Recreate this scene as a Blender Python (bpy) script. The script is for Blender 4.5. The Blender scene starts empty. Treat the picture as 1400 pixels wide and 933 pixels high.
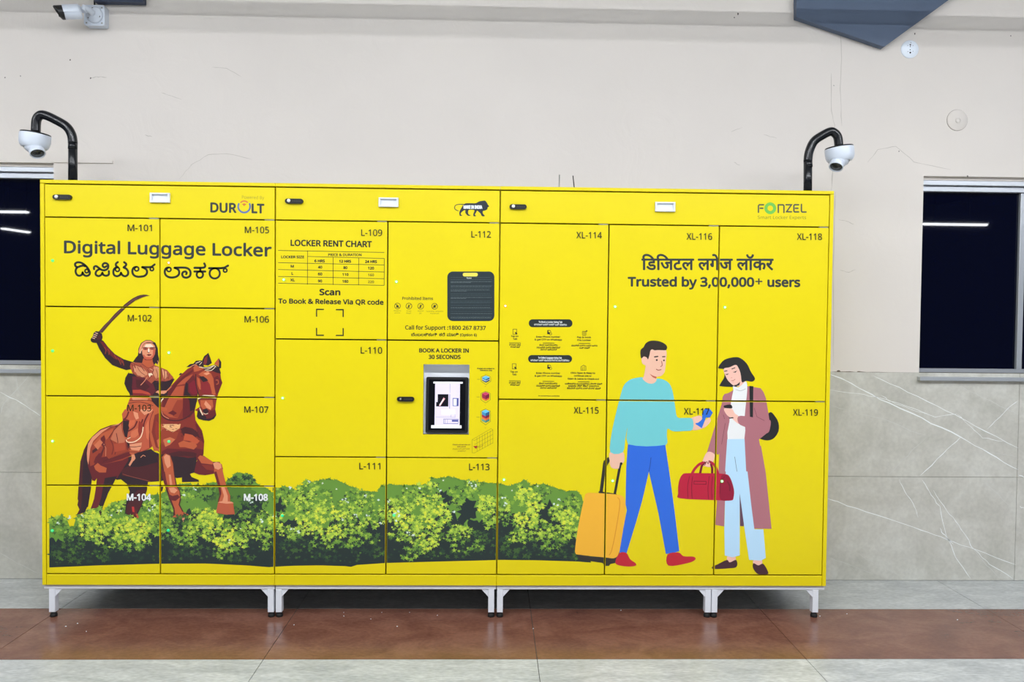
import bpy, bmesh, math, random, os
from mathutils import Vector, Matrix
from mathutils.geometry import tessellate_polygon
R = random.Random(7)
sc = bpy.context.scene
COL = sc.collection

# ------------------------------------------------------------------ camera
F_PX, YAW, PITCH, ROLL, CAM_H = 1095.66, 0.0257, 0.0269, 0.0101, 1.5
IW, IH = 1400, 933
_fw = Vector((math.sin(YAW)*math.cos(PITCH), math.cos(YAW)*math.cos(PITCH), -math.sin(PITCH)))
_r = Vector((math.cos(YAW), -math.sin(YAW), 0)); _u = _r.cross(_fw)
RT = math.cos(ROLL)*_r + math.sin(ROLL)*_u
UP = -math.sin(ROLL)*_r + math.cos(ROLL)*_u
CAMP = Vector((0, 0, CAM_H))
cam = bpy.data.cameras.new('camera'); cam.sensor_width = 36; cam.lens = F_PX*36/IW
cam.clip_start = .05; cam.clip_end = 100
co = bpy.data.objects.new('camera', cam); COL.objects.link(co)
m = Matrix((RT, UP, -_fw)).transposed().to_4x4(); m.translation = CAMP
co.matrix_world = m; sc.camera = co

# ------------------------------------------------------------------ world, exposure
w = bpy.data.worlds.new('night_world'); w.use_nodes = True; sc.world = w
bg = w.node_tree.nodes['Background']; bg.inputs[0].default_value = (.75, .85, 1, 1); bg.inputs[1].default_value = .10
sc.view_settings.view_transform = 'Standard'; sc.view_settings.look = 'None'
sc.view_settings.gamma = 1; sc.view_settings.exposure = 0.07; sc.view_settings.use_curve_mapping = False
LIGHT_A, LIGHT_B, LIGHT_C = 134, 34, 54        # emission of the tube rows (front, near wall, far)

# ------------------------------------------------------------------ measured planes (metres)
YL = 3.977                                     # front plane of the lockers
LX0, LX1, LZ0, LZ1 = -2.2043, 1.7037, .1666, 2.1566
XU1, XU2 = -1.0666, .0372                      # joints between the cabinets
YW = 4.577                                     # wall tile face
TZ = .6078                                     # wall tile height
YR0, YR1 = 3.4968, 4.1139                      # red floor strip
FX = .2151                                     # a floor joint

def ray(px, py):
    return (_fw + RT*((px-IW/2)/F_PX) - UP*((py-IH/2)/F_PX))
def at(px, py, Y):
    d = ray(px, py); return CAMP + d*((Y-CAMP.y)/d.y)
def ground(px, py, Z=0):
    d = ray(px, py); return CAMP + d*((Z-CAMP.z)/d.z)

# ------------------------------------------------------------------ materials
def lin(c):
    return tuple(((v/255)/12.92 if v/255 <= .04045 else (((v/255)+.055)/1.055)**2.4) for v in c)
MATS = {}
def mat(name, rgb, rough=.5, metal=0, spec=.5, var=0, vscale=6, bump=0, bscale=60, emit=0, coat=0, detail=4):
    if name in MATS: return MATS[name]
    m = bpy.data.materials.new(name); m.use_nodes = True
    nt = m.node_tree; b = nt.nodes['Principled BSDF']; L = nt.links
    c = lin(rgb); b.inputs['Base Color'].default_value = (*c, 1)
    b.inputs['Roughness'].default_value = rough; b.inputs['Metallic'].default_value = metal
    b.inputs['Specular IOR Level'].default_value = spec; b.inputs['Coat Weight'].default_value = coat
    if emit:
        b.inputs['Emission Color'].default_value = (*c, 1); b.inputs['Emission Strength'].default_value = emit
    if var or bump:
        g = nt.nodes.new('ShaderNodeNewGeometry')
    if var:
        n = nt.nodes.new('ShaderNodeTexNoise'); n.inputs['Scale'].default_value = vscale; n.inputs['Detail'].default_value = detail
        L.new(g.outputs['Position'], n.inputs['Vector'])
        r = nt.nodes.new('ShaderNodeMapRange'); r.inputs[1].default_value = .3; r.inputs[2].default_value = .7
        r.inputs[3].default_value = 1-var; r.inputs[4].default_value = 1+var
        L.new(n.outputs[0], r.inputs[0])
        v = nt.nodes.new('ShaderNodeVectorMath'); v.operation = 'SCALE'; v.inputs[0].default_value = c
        L.new(r.outputs[0], v.inputs['Scale']); L.new(v.outputs[0], b.inputs['Base Color'])
    if bump:
        n2 = nt.nodes.new('ShaderNodeTexNoise'); n2.inputs['Scale'].default_value = bscale; n2.inputs['Detail'].default_value = 5
        L.new(g.outputs['Position'], n2.inputs['Vector'])
        bp = nt.nodes.new('ShaderNodeBump'); bp.inputs['Strength'].default_value = bump; bp.inputs['Distance'].default_value = .01
        L.new(n2.outputs[0], bp.inputs['Height']); L.new(bp.outputs[0], b.inputs['Normal'])
    MATS[name] = m; return m

M_YEL = mat('yellow_powder_coat', (223, 203, 2), .36, spec=.36, var=.012, vscale=3, bump=.02, bscale=400)
M_YIN = mat('bare_inner_frame', (24, 19, 10), .8)  # near-black colour paints the shade inside the door gaps
M_WHITE = mat('white_powder_coat', (220, 224, 230), .35)
M_BLACKP = mat('black_plastic', (14, 15, 17), .35)
M_BLACKG = mat('black_gloss_paint', (9, 12, 18), .24, spec=.5)
M_RUBBER = mat('black_rubber', (12, 12, 13), .7)
M_CHROME = mat('chrome', (235, 235, 240), .12, metal=1)
M_STEEL = mat('zinc_steel', (170, 168, 160), .35, metal=.8)
M_ALU = mat('anodised_aluminium', (196, 200, 206), .32, metal=.55)
M_CAMW = mat('camera_white', (212, 219, 230), .3)
M_LENS = mat('lens_glass', (40, 42, 34), .08, spec=.8)
M_GLASS = mat('dark_window_glass', (1, 3, 24), .02, spec=.35)
M_BLUE = mat('blue_grey_steel_paint', (72, 88, 112), .5, var=.06, vscale=4)
M_GROUT = mat('grout', (92, 90, 86), .85)
M_CRACK = mat('wall_crack_line', (188, 181, 172), .9)
M_CEIL = mat('ceiling_paint', (200, 200, 198), .9)
M_WTRIM = mat('tube_housing', (230, 230, 230), .5)

def paint_wall():
    m = mat('cream_wall_paint', (219, 212, 205), .72, spec=.25, var=.03, vscale=1.3, detail=6)
    nt = m.node_tree; L = nt.links; b = nt.nodes['Principled BSDF']
    g = nt.nodes.new('ShaderNodeNewGeometry')
    a = nt.nodes.new('ShaderNodeTexNoise'); a.inputs['Scale'].default_value = 5; a.inputs['Detail'].default_value = 9; a.inputs['Distortion'].default_value = 1.2
    c = nt.nodes.new('ShaderNodeTexNoise'); c.inputs['Scale'].default_value = 180; c.inputs['Detail'].default_value = 3
    ad = nt.nodes.new('ShaderNodeMath'); ad.operation = 'MULTIPLY_ADD'; ad.inputs[1].default_value = .06
    L.new(g.outputs['Position'], a.inputs['Vector']); L.new(g.outputs['Position'], c.inputs['Vector'])
    L.new(c.outputs[0], ad.inputs[0]); L.new(a.outputs[0], ad.inputs[2])
    bp = nt.nodes.new('ShaderNodeBump'); bp.inputs['Strength'].default_value = .35; bp.inputs['Distance'].default_value = .012
    L.new(ad.outputs[0], bp.inputs['Height']); L.new(bp.outputs[0], b.inputs['Normal'])
    return m
M_PAINT = paint_wall()

def stone(name, c1, c2, c3, rough, scale, stretch=(1, 1, 1), speck=0):
    m = bpy.data.materials.new(name); m.use_nodes = True; nt = m.node_tree; L = nt.links; b = nt.nodes['Principled BSDF']
    g = nt.nodes.new('ShaderNodeNewGeometry'); mp = nt.nodes.new('ShaderNodeMapping'); mp.inputs['Scale'].default_value = stretch
    L.new(g.outputs['Position'], mp.inputs['Vector'])
    n = nt.nodes.new('ShaderNodeTexNoise'); n.inputs['Scale'].default_value = scale; n.inputs['Detail'].default_value = 8; n.inputs['Roughness'].default_value = .6; n.inputs['Distortion'].default_value = .7
    L.new(mp.outputs[0], n.inputs['Vector'])
    cr = nt.nodes.new('ShaderNodeValToRGB'); e = cr.color_ramp.elements
    e[0].position = .32; e[0].color = (*lin(c1), 1); e[1].position = .68; e[1].color = (*lin(c3), 1)
    k = e.new(.5); k.color = (*lin(c2), 1)
    L.new(n.outputs[0], cr.inputs[0])
    n2 = nt.nodes.new('ShaderNodeTexNoise'); n2.inputs['Scale'].default_value = 48; n2.inputs['Detail'].default_value = 6
    L.new(mp.outputs[0], n2.inputs['Vector'])
    mr = nt.nodes.new('ShaderNodeMapRange'); mr.inputs[1].default_value = .35; mr.inputs[2].default_value = .65; mr.inputs[3].default_value = 1-speck; mr.inputs[4].default_value = 1+speck
    L.new(n2.outputs[0], mr.inputs[0])
    vm = nt.nodes.new('ShaderNodeVectorMath'); vm.operation = 'SCALE'; L.new(cr.outputs[0], vm.inputs[0]); L.new(mr.outputs[0], vm.inputs['Scale'])
    L.new(vm.outputs[0], b.inputs['Base Color'])
    rr = nt.nodes.new('ShaderNodeMapRange'); rr.inputs[3].default_value = rough-.06; rr.inputs[4].default_value = rough+.1
    L.new(n.outputs[0], rr.inputs[0]); L.new(rr.outputs[0], b.inputs['Roughness'])
    b.inputs['Specular IOR Level'].default_value = .5
    MATS[name] = m; return m
M_MARBLE = stone('grey_marble_tile', (180, 179, 169), (194, 192, 183), (206, 205, 197), .32, 4.2, (1, 1, 1), .05)
M_RED = stone('red_brown_floor_tile', (100, 65, 54), (114, 76, 62), (128, 89, 74), .2, 4.0, (1, 1.4, 1), .10)
M_GREY = stone('grey_floor_tile', (158, 161, 162), (173, 176, 176), (190, 192, 191), .3, 7, (.7, 2.0, 1), .16)
M_VEIN = mat('marble_vein', (240, 243, 242), .32)
M_VEINF = mat('marble_vein_faint', (206, 207, 202), .32)

# ------------------------------------------------------------------ mesh helpers
def tag(o, label=None, cat=None, group=None, kind=None):
    if label: o['label'] = label
    if cat: o['category'] = cat
    if group: o['group'] = group
    if kind: o['kind'] = kind
    return o
def empty(name, loc, label=None, cat=None, group=None, kind=None):
    o = bpy.data.objects.new(name, None); COL.objects.link(o); o.location = loc; o.empty_display_size = .1
    return tag(o, label, cat, group, kind)
class MB:
    def __init__(s): s.v = []; s.f = []; s.mi = []; s.m = []; s.sm = []
    def slot(s, mt):
        if mt not in s.m: s.m.append(mt)
        return s.m.index(mt)
    def add(s, vs, fs, mt, smooth=False):
        o = len(s.v); s.v += [tuple(v) for v in vs]; k = s.slot(mt)
        for f in fs: s.f.append([o+i for i in f]); s.mi.append(k); s.sm.append(smooth)
        return s
    def box(s, a, b, mt, ch=0):
        """axis aligned box; ch chamfers the edges of the face towards -Y"""
        x0, y0, z0 = a; x1, y1, z1 = b
        if ch:
            vs = [(x0, y1, z0), (x1, y1, z0), (x1, y1, z1), (x0, y1, z1), (x0, y0+ch, z0), (x1, y0+ch, z0), (x1, y0+ch, z1), (x0, y0+ch, z1),
                  (x0+ch, y0, z0+ch), (x1-ch, y0, z0+ch), (x1-ch, y0, z1-ch), (x0+ch, y0, z1-ch)]
            fs = [(0, 3, 2, 1)]+[(i, (i+1) % 4, 4+(i+1) % 4, 4+i) for i in range(4)]+[(4+i, 4+(i+1) % 4, 8+(i+1) % 4, 8+i) for i in range(4)]+[(8, 9, 10, 11)]
        else:
            vs = [(x0, y0, z0), (x1, y0, z0), (x1, y1, z0), (x0, y1, z0), (x0, y0, z1), (x1, y0, z1), (x1, y1, z1), (x0, y1, z1)]
            fs = [(0, 3, 2, 1), (4, 5, 6, 7), (0, 1, 5, 4), (1, 2, 6, 5), (2, 3, 7, 6), (3, 0, 4, 7)]
        return s.add(vs, fs, mt)
    def tube(s, pts, r, mt, n=16, caps=True, smooth=True):
        pts = [Vector(p) for p in pts]; rs = r if isinstance(r, (list, tuple)) else [r]*len(pts)
        vs = []; up = None
        for i, p in enumerate(pts):
            t = (pts[min(i+1, len(pts)-1)]-pts[max(i-1, 0)]).normalized()
            if up is None:
                up = t.orthogonal().normalized()
            up = (up-t*up.dot(t)).normalized(); q = t.cross(up)
            for k in range(n):
                a = 2*math.pi*k/n; vs.append(p+(up*math.cos(a)+q*math.sin(a))*rs[i])
        fs = [(i*n+k, i*n+(k+1) % n, (i+1)*n+(k+1) % n, (i+1)*n+k) for i in range(len(pts)-1) for k in range(n)]
        s.add(vs, fs, mt, smooth)
        if caps:
            o = len(s.v)-len(vs); kk = s.slot(mt)
            s.f.append([o+k for k in range(n)][::-1]); s.mi.append(kk); s.sm.append(False)
            s.f.append([o+(len(pts)-1)*n+k for k in range(n)]); s.mi.append(kk); s.sm.append(False)
        return s
    def lathe(s, prof, M, mt, n=32, smooth=True):
        """prof (r,z) list revolved about z, placed by matrix M"""
        vs = [M @ Vector((r*math.cos(2*math.pi*k/n), r*math.sin(2*math.pi*k/n), z)) for r, z in prof for k in range(n)]
        fs = [(i*n+k, i*n+(k+1) % n, (i+1)*n+(k+1) % n, (i+1)*n+k) for i in range(len(prof)-1) for k in range(n)]
        return s.add(vs, fs, mt, smooth)
    def prism(s, pts, y0, y1, mt):
        """pts: (x,z) outline, extruded y0..y1"""
        n = len(pts); vs = [(x, y0, z) for x, z in pts]+[(x, y1, z) for x, z in pts]
        tr = tessellate_polygon([[Vector((x, z, 0)) for x, z in pts]])
        fs = [tuple(t) for t in tr]+[tuple(i+n for i in t) for t in tr]+[(i, (i+1) % n, n+(i+1) % n, n+i) for i in range(n)]
        return s.add(vs, fs, mt)
    def build(s, name, parent=None, label=None, cat=None, group=None, kind=None, origin=None):
        me = bpy.data.meshes.new(name)
        o = bpy.data.objects.new(name, me); COL.objects.link(o)
        off = Vector((0, 0, 0))
        if parent is not None:
            off = world_loc(parent); o.parent = parent
        org = Vector(origin) if origin is not None else off
        o.location = org-off
        me.from_pydata([tuple(Vector(v)-org) for v in s.v], [], s.f)
        for mt in s.m: me.materials.append(mt)
        me.polygons.foreach_set('material_index', s.mi); me.polygons.foreach_set('use_smooth', s.sm)
        me.update()
        if not getattr(s, 'raw', False):
            bm = bmesh.new(); bm.from_mesh(me); bmesh.ops.recalc_face_normals(bm, faces=bm.faces); bm.to_mesh(me); bm.free()
        return tag(o, label, cat, group, kind)
def world_loc(o):
    v = Vector(o.location)
    while o.parent: o = o.parent; v += Vector(o.location)
    return v

def crom(pts, closed=False, k=5):
    P = [Vector((p[0], p[1])) if len(p) == 2 else Vector(p) for p in pts]; n = len(P); out = []
    for i in range(n if closed else n-1):
        g = (lambda j: P[j % n]) if closed else (lambda j: P[min(max(j, 0), n-1)])
        p0, p1, p2, p3 = g(i-1), g(i), g(i+1), g(i+2)
        for j in range(k):
            t = j/k; out.append(.5*((2*p1)+(p2-p0)*t+(2*p0-5*p1+4*p2-p3)*t*t+(3*p1-p0-3*p2+p3)*t**3))
    if not closed: out.append(P[-1])
    return out

# ------------------------------------------------------------------ printed artwork, triangles on the locker plane
def pm(rgb):
    return mat('print_%02x%02x%02x' % rgb, tuple(255*(v/255)*.945 for v in rgb), .36, spec=.45)
class Art:
    """a printed design: triangles (u,v) on the locker plane, in layers"""
    def __init__(s, name, base=0, label=None): s.name = name; s.base = base; s.t = []; s.layer = 0; s.frame(0, 0, 1); s.label = label
    def frame(s, ox, oy, k): s.ox, s.oy, s.k = ox, oy, k; return s
    def px(s, p): return (s.ox+p[0]/s.k, s.oy+p[1]/s.k)
    def uv(s, p):
        q = at(p[0], p[1], YL); return (q.x, q.z)
    def tris(s, P, idx, rgb, bump=True):
        if bump: s.layer += 1
        uv = [s.uv(p) for p in P]
        for t in idx: s.t.append((rgb, s.layer, uv[t[0]], uv[t[1]], uv[t[2]]))
    def poly(s, rgb, pts, smooth=0, bump=True):
        P = [s.px(p) for p in pts]
        if smooth: P = [tuple(q) for q in crom(P, True, smooth)]
        s.tris(P, tessellate_polygon([[Vector((p[0], p[1], 0)) for p in P]]), rgb, bump); return s
    def spoly(s, rgb, *pts): return s.poly(rgb, pts, 4)
    def stroke(s, rgb, w, pts, smooth=4, closed=False, bump=True):
        P = [Vector(s.px(p)) for p in pts]
        if smooth and len(P) > 2: P = crom(P, closed, smooth)
        if closed: P = P+[P[0]]
        P = [p for i, p in enumerate(P) if i == 0 or (p-P[i-1]).length > 1e-6]
        h = w/s.k/2; V = []; T = []; N = len(P)
        for i, p in enumerate(P):                       # one mitred ribbon, so that nothing lies on itself
            da = (P[i]-P[i-1]).normalized() if i else (P[-1]-P[-2]).normalized() if closed else None
            db = (P[i+1]-P[i]).normalized() if i < N-1 else (P[1]-P[0]).normalized() if closed else None
            d = (da+db) if da and db else (da or db)
            d = d.normalized() if d.length > 1e-3 else (da or db)
            c = max(.5, abs(d.dot(da or db))); q = Vector((-d.y, d.x))*h/c; V += [p+q, p-q]
            if i: T += [(2*i-2, 2*i, 2*i+1), (2*i-2, 2*i+1, 2*i-1)]
        if not closed:
            for p, d in ((P[0], (P[0]-P[1]).normalized()), (P[-1], (P[-1]-P[-2]).normalized())):
                a0 = math.atan2(d.y, d.x); i = len(V); V += [p+Vector((math.cos(a0+(j/6-.5)*math.pi), math.sin(a0+(j/6-.5)*math.pi)))*h for j in range(7)]
                T += [(i, i+j, i+j+1) for j in range(1, 6)]
        s.tris([tuple(v) for v in V], T, rgb, bump); return s
    def line(s, rgb, w, a, b):
        P = [Vector(s.px(a)), Vector(s.px(b))]; d = (P[1]-P[0]).normalized(); q = Vector((-d.y, d.x))*w/s.k/2
        s.tris([tuple(v) for v in (P[0]+q, P[1]+q, P[1]-q, P[0]-q)], [(0, 1, 2), (0, 2, 3)], rgb, False); return s
    def disc(s, rgb, c, r, n=20, bump=True):
        P = [s.px(c)]+[s.px((c[0]+r*math.cos(2*math.pi*j/n), c[1]+r*math.sin(2*math.pi*j/n))) for j in range(n)]
        s.tris(P, [(0, 1+j, 1+(j+1) % n) for j in range(n)], rgb, bump); return s
    def ring(s, rgb, c, r, w, a0=0, a1=360, n=32, bump=True):
        V = []; T = []
        for j in range(n+1):
            a = math.radians(a0+(a1-a0)*j/n)
            V += [s.px((c[0]+(r+q)*math.cos(a), c[1]+(r+q)*math.sin(a))) for q in (-w/2, w/2)]
        for j in range(n): T += [(2*j, 2*j+1, 2*j+3), (2*j, 2*j+3, 2*j+2)]
        s.tris(V, T, rgb, bump); return s
    def rrect(s, rgb, x0, y0, x1, y1, r, n=6):
        pts = []
        for cx, cy, a0 in ((x1-r, y1-r, 0), (x0+r, y1-r, 90), (x0+r, y0+r, 180), (x1-r, y0+r, 270)):
            pts += [(cx+r*math.cos(math.radians(a0+90*j/n)), cy+r*math.sin(math.radians(a0+90*j/n))) for j in range(n+1)]
        return s.poly(rgb, pts)
    def text(s, body, rgb, x0, x1, y0, y1=None, cap=8, bold=0, font='noto', ref='H'):
        """fit the text's ink between x0..x1 on the baseline y0..y1 (frame units), cap height in frame units"""
        y1 = y0 if y1 is None else y1
        V, T = text_mesh(body, font); rv, _ = text_mesh(ref, font)
        hx = max(v[1] for v in rv); ax = min(v[0] for v in V); bx = max(v[0] for v in V)
        P = []
        for x, y in V:
            t = (x-ax)/(bx-ax); P.append((x0+(x1-x0)*t, y0+(y1-y0)*t-y/hx*cap))
        offs = [(0, 0)] if not bold else [(0, 0)]+[(bold*math.cos(a*math.pi/4), bold*math.sin(a*math.pi/4)) for a in range(8)]
        s.layer += 1
        for o in offs:
            s.layer += .5
            s.tris([s.px((p[0]+o[0], p[1]+o[1])) for p in P], T, rgb, False)
        return s
_fonts = {}
def get_font(k):
    if k not in _fonts:
        f = None
        fn = {'noto': 'NotoSansHebrew-Regular.woff2'}.get(k)
        if fn:
            try: f = bpy.data.fonts.load(os.path.join(bpy.utils.system_resource('DATAFILES'), 'fonts', fn))
            except Exception: f = None
        _fonts[k] = f
    return _fonts[k]
_tm = {}
def text_mesh(body, font):
    if (body, font) in _tm: return _tm[body, font]
    c = bpy.data.curves.new('t', 'FONT'); c.body = body; c.resolution_u = 3
    f = get_font(font)
    if f: c.font = f
    o = bpy.data.objects.new('t', c); COL.objects.link(o)
    dg = bpy.context.evaluated_depsgraph_get(); me = o.evaluated_get(dg).to_mesh()
    me.calc_loop_triangles()
    V = [(v.co.x, v.co.y) for v in me.vertices]; T = [tuple(t.vertices) for t in me.loop_triangles]
    o.evaluated_get(dg).to_mesh_clear(); bpy.data.objects.remove(o); bpy.data.curves.remove(c)
    _tm[body, font] = (V, T); return V, T
def clip(tri, rc):
    P = list(tri)
    for ax, lim, sg in ((0, rc[0], 1), (0, rc[2], -1), (1, rc[1], 1), (1, rc[3], -1)):
        if not P: return P
        o = []
        for i in range(len(P)):
            a, b = P[i-1], P[i]; da, db = (a[ax]-lim)*sg, (b[ax]-lim)*sg
            if (da >= 0) != (db >= 0):
                t = da/(da-db); o.append((a[0]+(b[0]-a[0])*t, a[1]+(b[1]-a[1])*t))
            if db >= 0: o.append(b)
        P = o
    return P
ARTS = []
def art(name, base=0, label=None):
    a = Art(name, base, label); ARTS.append(a); return a
def stamp(a, rc, parent, name=None, label=None, extra=0):
    """print the part of design a that falls on the rectangle rc onto a panel"""
    mb = MB(); mb.raw = True
    for rgb, ly, p, q, r in a.t:
        xs = (p[0], q[0], r[0]); zs = (p[1], q[1], r[1])
        if max(xs) < rc[0] or min(xs) > rc[2] or max(zs) < rc[1] or min(zs) > rc[3]: continue
        if min(xs) >= rc[0] and max(xs) <= rc[2] and min(zs) >= rc[1] and max(zs) <= rc[3]: P = [p, q, r]
        else: P = clip((p, q, r), rc)
        if len(P) < 3: continue
        ar = sum(P[i-1][0]*P[i][1]-P[i][0]*P[i-1][1] for i in range(len(P)))
        if abs(ar) < 1e-10: continue
        if ar < 0: P = P[::-1]
        y = YL-.0001-a.base*1e-4-ly*3.2e-6-extra
        mb.add([(x, y, z) for x, z in P], [tuple(range(len(P)))], pm(rgb))
    if mb.f: return mb.build(name or a.name, parent, label or a.label)
# ------------------------------------------------------------------ the designs
INK = (34, 34, 30); DK = (47, 53, 54)
# --- headline, left
a = art('headline_lettering', 1, 'dark lettering DIGITAL LUGGAGE LOCKER in English and Kannada'.replace('DIGITAL LUGGAGE LOCKER', 'Digital Luggage Locker'))
a.frame(50, 230, 4.118).text('Digital Luggage Locker', DK, 157, 1321, 477, 496, cap=66, bold=2.8)
KI = (30, 34, 34)
a.frame(95, 350, 11.667)
for pts in (((120,180),(94,160),(92,125),(130,104),(190,112),(255,155),(300,210),(325,265),(312,305),(268,320),(228,300),(210,264)),
            ((210,264),(195,303),(150,318),(112,292),(98,240),(118,192),(165,168),(215,155),(250,165)),
            ((393,212),(392,180),(425,165),(465,190),(510,222),(560,230),(605,208),(620,165),(605,130),(568,116),(535,133),(532,165),(560,182),(590,165)),
            ((480,212),(440,235),(418,270),(425,305),(465,322),(505,305),(525,270)), ((525,270),(545,305),(590,318),(628,295),(628,245)),
            ((772,100),(745,122),(742,155),(775,185)), ((740,187),(710,215),(700,265),(715,308),(760,325),(805,305),(822,270)),
            ((822,270),(845,308),(890,325),(930,300),(935,250),(905,205),(865,185),(895,160),(905,130),(872,102)),
            ((1060,178),(1020,195),(1003,245),(1020,300),(1070,330),(1130,333),(1200,318),(1235,275),(1230,225),(1190,195),(1160,182)),
            ((1160,180),(1290,180),(1330,160),(1358,138))):
    a.stroke(KI, 34, pts, 5, bump=False)
for c, r in (((275,243),28),((765,218),32),((1072,208),33),((1315,210),27)): a.ring(KI, c, r, 26, bump=False)
a.frame(210, 350, 11.667)
for pts in (((235,188),(195,205),(178,255),(195,308),(245,340),(310,345),(370,328),(405,290),(405,240),(375,208),(335,192)),
            ((335,190),(470,188),(540,198),(580,235),(590,280),(575,325),(525,348),(475,335),(457,295),(470,262),(505,250),(528,268),(520,292)),
            ((652,192),(785,190),(820,172),(820,145),(808,122)), ((745,192),(745,250)), ((652,250),(825,250)),
            ((885,197),(1080,197)), ((1080,197),(1130,188),(1160,172),(1188,156))):
    a.stroke(KI, 34, pts, 5, bump=False)
for c, r, w in (((245,218),33,26),((738,300),51,32),((975,280),82,32),((1142,232),28,26)): a.ring(KI, c, r, w, bump=False)
# --- power lettering and round logo
a = art('maker_logo', 1, 'grey logo lettering with a blue and orange ring')
a.frame(280, 260, 15.556).text('Powered By', (170, 152, 38), 790, 1262, 184, 196, cap=66)
a.text('DUR', DK, 128, 664, 466, 478, cap=192, bold=11)
a.text('LT', DK, 1006, 1256, 484, 490, cap=186, bold=11)
a.ring((92, 112, 168), (838, 350), 128, 38, -32, 212); a.ring((218, 120, 62), (838, 330), 96, 30, 218, 322, 12)
a.poly((214, 120, 52), ((788, 296), (838, 282), (885, 298), (836, 345)))
# --- lion emblem
a = art('lion_emblem', 1, 'dark walking lion emblem with white lettering')
a.frame(600, 265, 15.556)
a.spoly((32, 40, 52), (520,240),(565,207),(650,202),(780,202),(850,167),(920,152),(980,147),(1020,190),(1040,228),(1070,270),(1040,290),(1030,330),(990,355),(935,372),(940,430),(975,465),(960,482),(915,475),(885,420),(840,380),(815,362),(785,410),(765,445),(790,475),(740,478),(733,430),(755,352),(640,345),(622,410),(640,445),(680,462),(620,468),(565,410),(560,348),(500,378),(468,415),(470,445),(500,465),(450,470),(435,420),(442,375),(470,320))
a.stroke((32, 40, 52), 16, ((525,228),(430,225),(360,245),(335,290),(350,335),(412,365)))
a.text('MAKE IN INDIA', (236, 240, 244), 530, 920, 316, 318, cap=66, bold=6)
# --- second logo
a = art('operator_logo', 1, 'grey rounded lettering with a green ring')
a.frame(1025, 270, 15.556)
G2 = (78, 80, 66)
for pts in (((186,318),(186,180),(205,158),(292,158)), ((225,232),(278,232)), ((608,322),(608,160),(710,160),(728,180),(728,322)),
            ((772,158),(888,158),(784,305),(888,308)), ((1040,158),(955,158),(940,175),(940,292),(955,310),(1040,310)), ((972,232),(1026,232)),
            ((1100,150),(1100,292),(1116,312),(1196,312))):
    a.stroke(G2, 31, pts, 0, bump=False)
a.ring((112, 190, 72), (437, 232), 92, 66, n=40)
a.text('Smart Locker Experts', (128, 126, 36), 170, 1200, 458, 462, cap=66)
# --- rent chart
a = art('rent_chart', 1, 'black table of locker rent prices')
a.frame(370, 240, 4.375).text('LOCKER RENT CHART', INK, 121, 604, 420, 429, cap=34, bold=2)
for x0, y0, x1, y1 in ((45,449,680,461),(220,485,680,497),(45,522,680,536),(45,563,680,578),(45,604,680,618),(45,645,680,658),(221,450,220,653),(374,489,374,655),(527,493,526,657),(680,496,679,658)):
    a.line(INK, 3.2, (x0, y0), (x1, y1))
for t, x0, x1, y, b in (('LOCKER SIZE',64,200,495,1.1),('PRICE & DURATION',345,543,482,.8),('6 HRS',263,323,519,1.3),('12 HRS',411,480,521,1.3),('24 HRS',566,635,523,1.3),
    ('M',121,138,551,1.1),('40',284,308,556,1.1),('80',436,458,559,1.1),('120',583,618,562,1.1),('L',126,135,594,1.1),('60',284,308,597,1.1),('110',430,465,600,1.1),('160',583,618,603,.5),
    ('XL',119,144,633,1.1),('90',284,307,639,1.1),('160',430,464,641,1.1),('220',583,618,644,.5)):
    a.text(t, INK, x0, x1, y, y+.4, cap=14.5, bold=b)
a.text('Scan', INK, 294, 415, 715, 716, cap=34, bold=2.2)
a.text('To Book & Release Via QR code', INK, 47, 674, 765, 773, cap=27, bold=1.7)
a.frame(370, 380, 4.375)
for cx, cy, sx, sy in ((275,189,1,1),(434,191,-1,1),(275,344,1,-1),(434,345,-1,-1)):
    a.line(INK, 7, (cx-3.5*sx, cy), (cx+44*sx, cy)); a.line(INK, 7, (cx, cy), (cx, cy+44*sy))
# --- prohibited items, rules panel, support line
a = art('notice_print', 1, 'prohibited items notice with icons and phone number')
a.frame(520, 360, 8.235).text('Prohibited Items', (96, 88, 26), 248, 592, 412, 414, cap=31, bold=1.6)
for i, x in enumerate((193, 322, 454, 611)):
    a.ring(INK, (x, 483+i), 33, 6); a.line(INK, 7, (x-22, 461+i), (x+22, 505+i)) if i in (0,) else a.line(INK, 6, (x+22, 461+i), (x-22, 505+i))
    a.poly(INK, ((x-18, 500), (x-10, 478), (x-3, 462), (x+6, 480), (x+20, 474), (x+10, 488), (x+16, 502)) if i in (0, 3) else ((x-9, 504), (x-8, 474), (x-2, 464), (x+5, 474), (x+6, 504)))
for t, x0, x1, y in (('Weapons', 150, 232, 543), ('ammo', 160, 222, 567), ('Drugs', 296, 347, 546), ('illegal', 292, 345, 570), ('Alcohol', 420, 485, 546), ('gas', 440, 465, 570), ('Hazardous, radioactive', 518, 708, 549), ('materials', 562, 662, 573)):
    a.text(t, (118, 108, 30), x0, x1, y, cap=14)
a.text('Call for Support :1800 267 8737', (58, 54, 24), 281, 1186, 746, 752, cap=43, bold=2)
a.text('ಬೆಂಬಲಕ್ಕಾಗಿ', (50, 48, 24), 348, 638, 822, cap=26, bold=1.4, font='b', ref='ಬ')
a.text('ಕರೆ', (50, 48, 24), 662, 728, 822, cap=26, bold=1.4, font='b', ref='ಬ'); a.text('ಮಾಡಿ', (50, 48, 24), 748, 880, 822, cap=26, bold=1.4, font='b', ref='ಬ')
a.text('(Option 6)', (50, 48, 24), 898, 1085, 822, 824, cap=28, bold=1.4)
a.rrect((40, 52, 56), 754, 94, 1284, 652, 62); a.rrect((240, 226, 90), 928, 108, 1097, 150, 20)
a.text('Rules', (205, 210, 205), 972, 1026, 174, cap=13, bold=1)
rr = random.Random(4)
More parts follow.
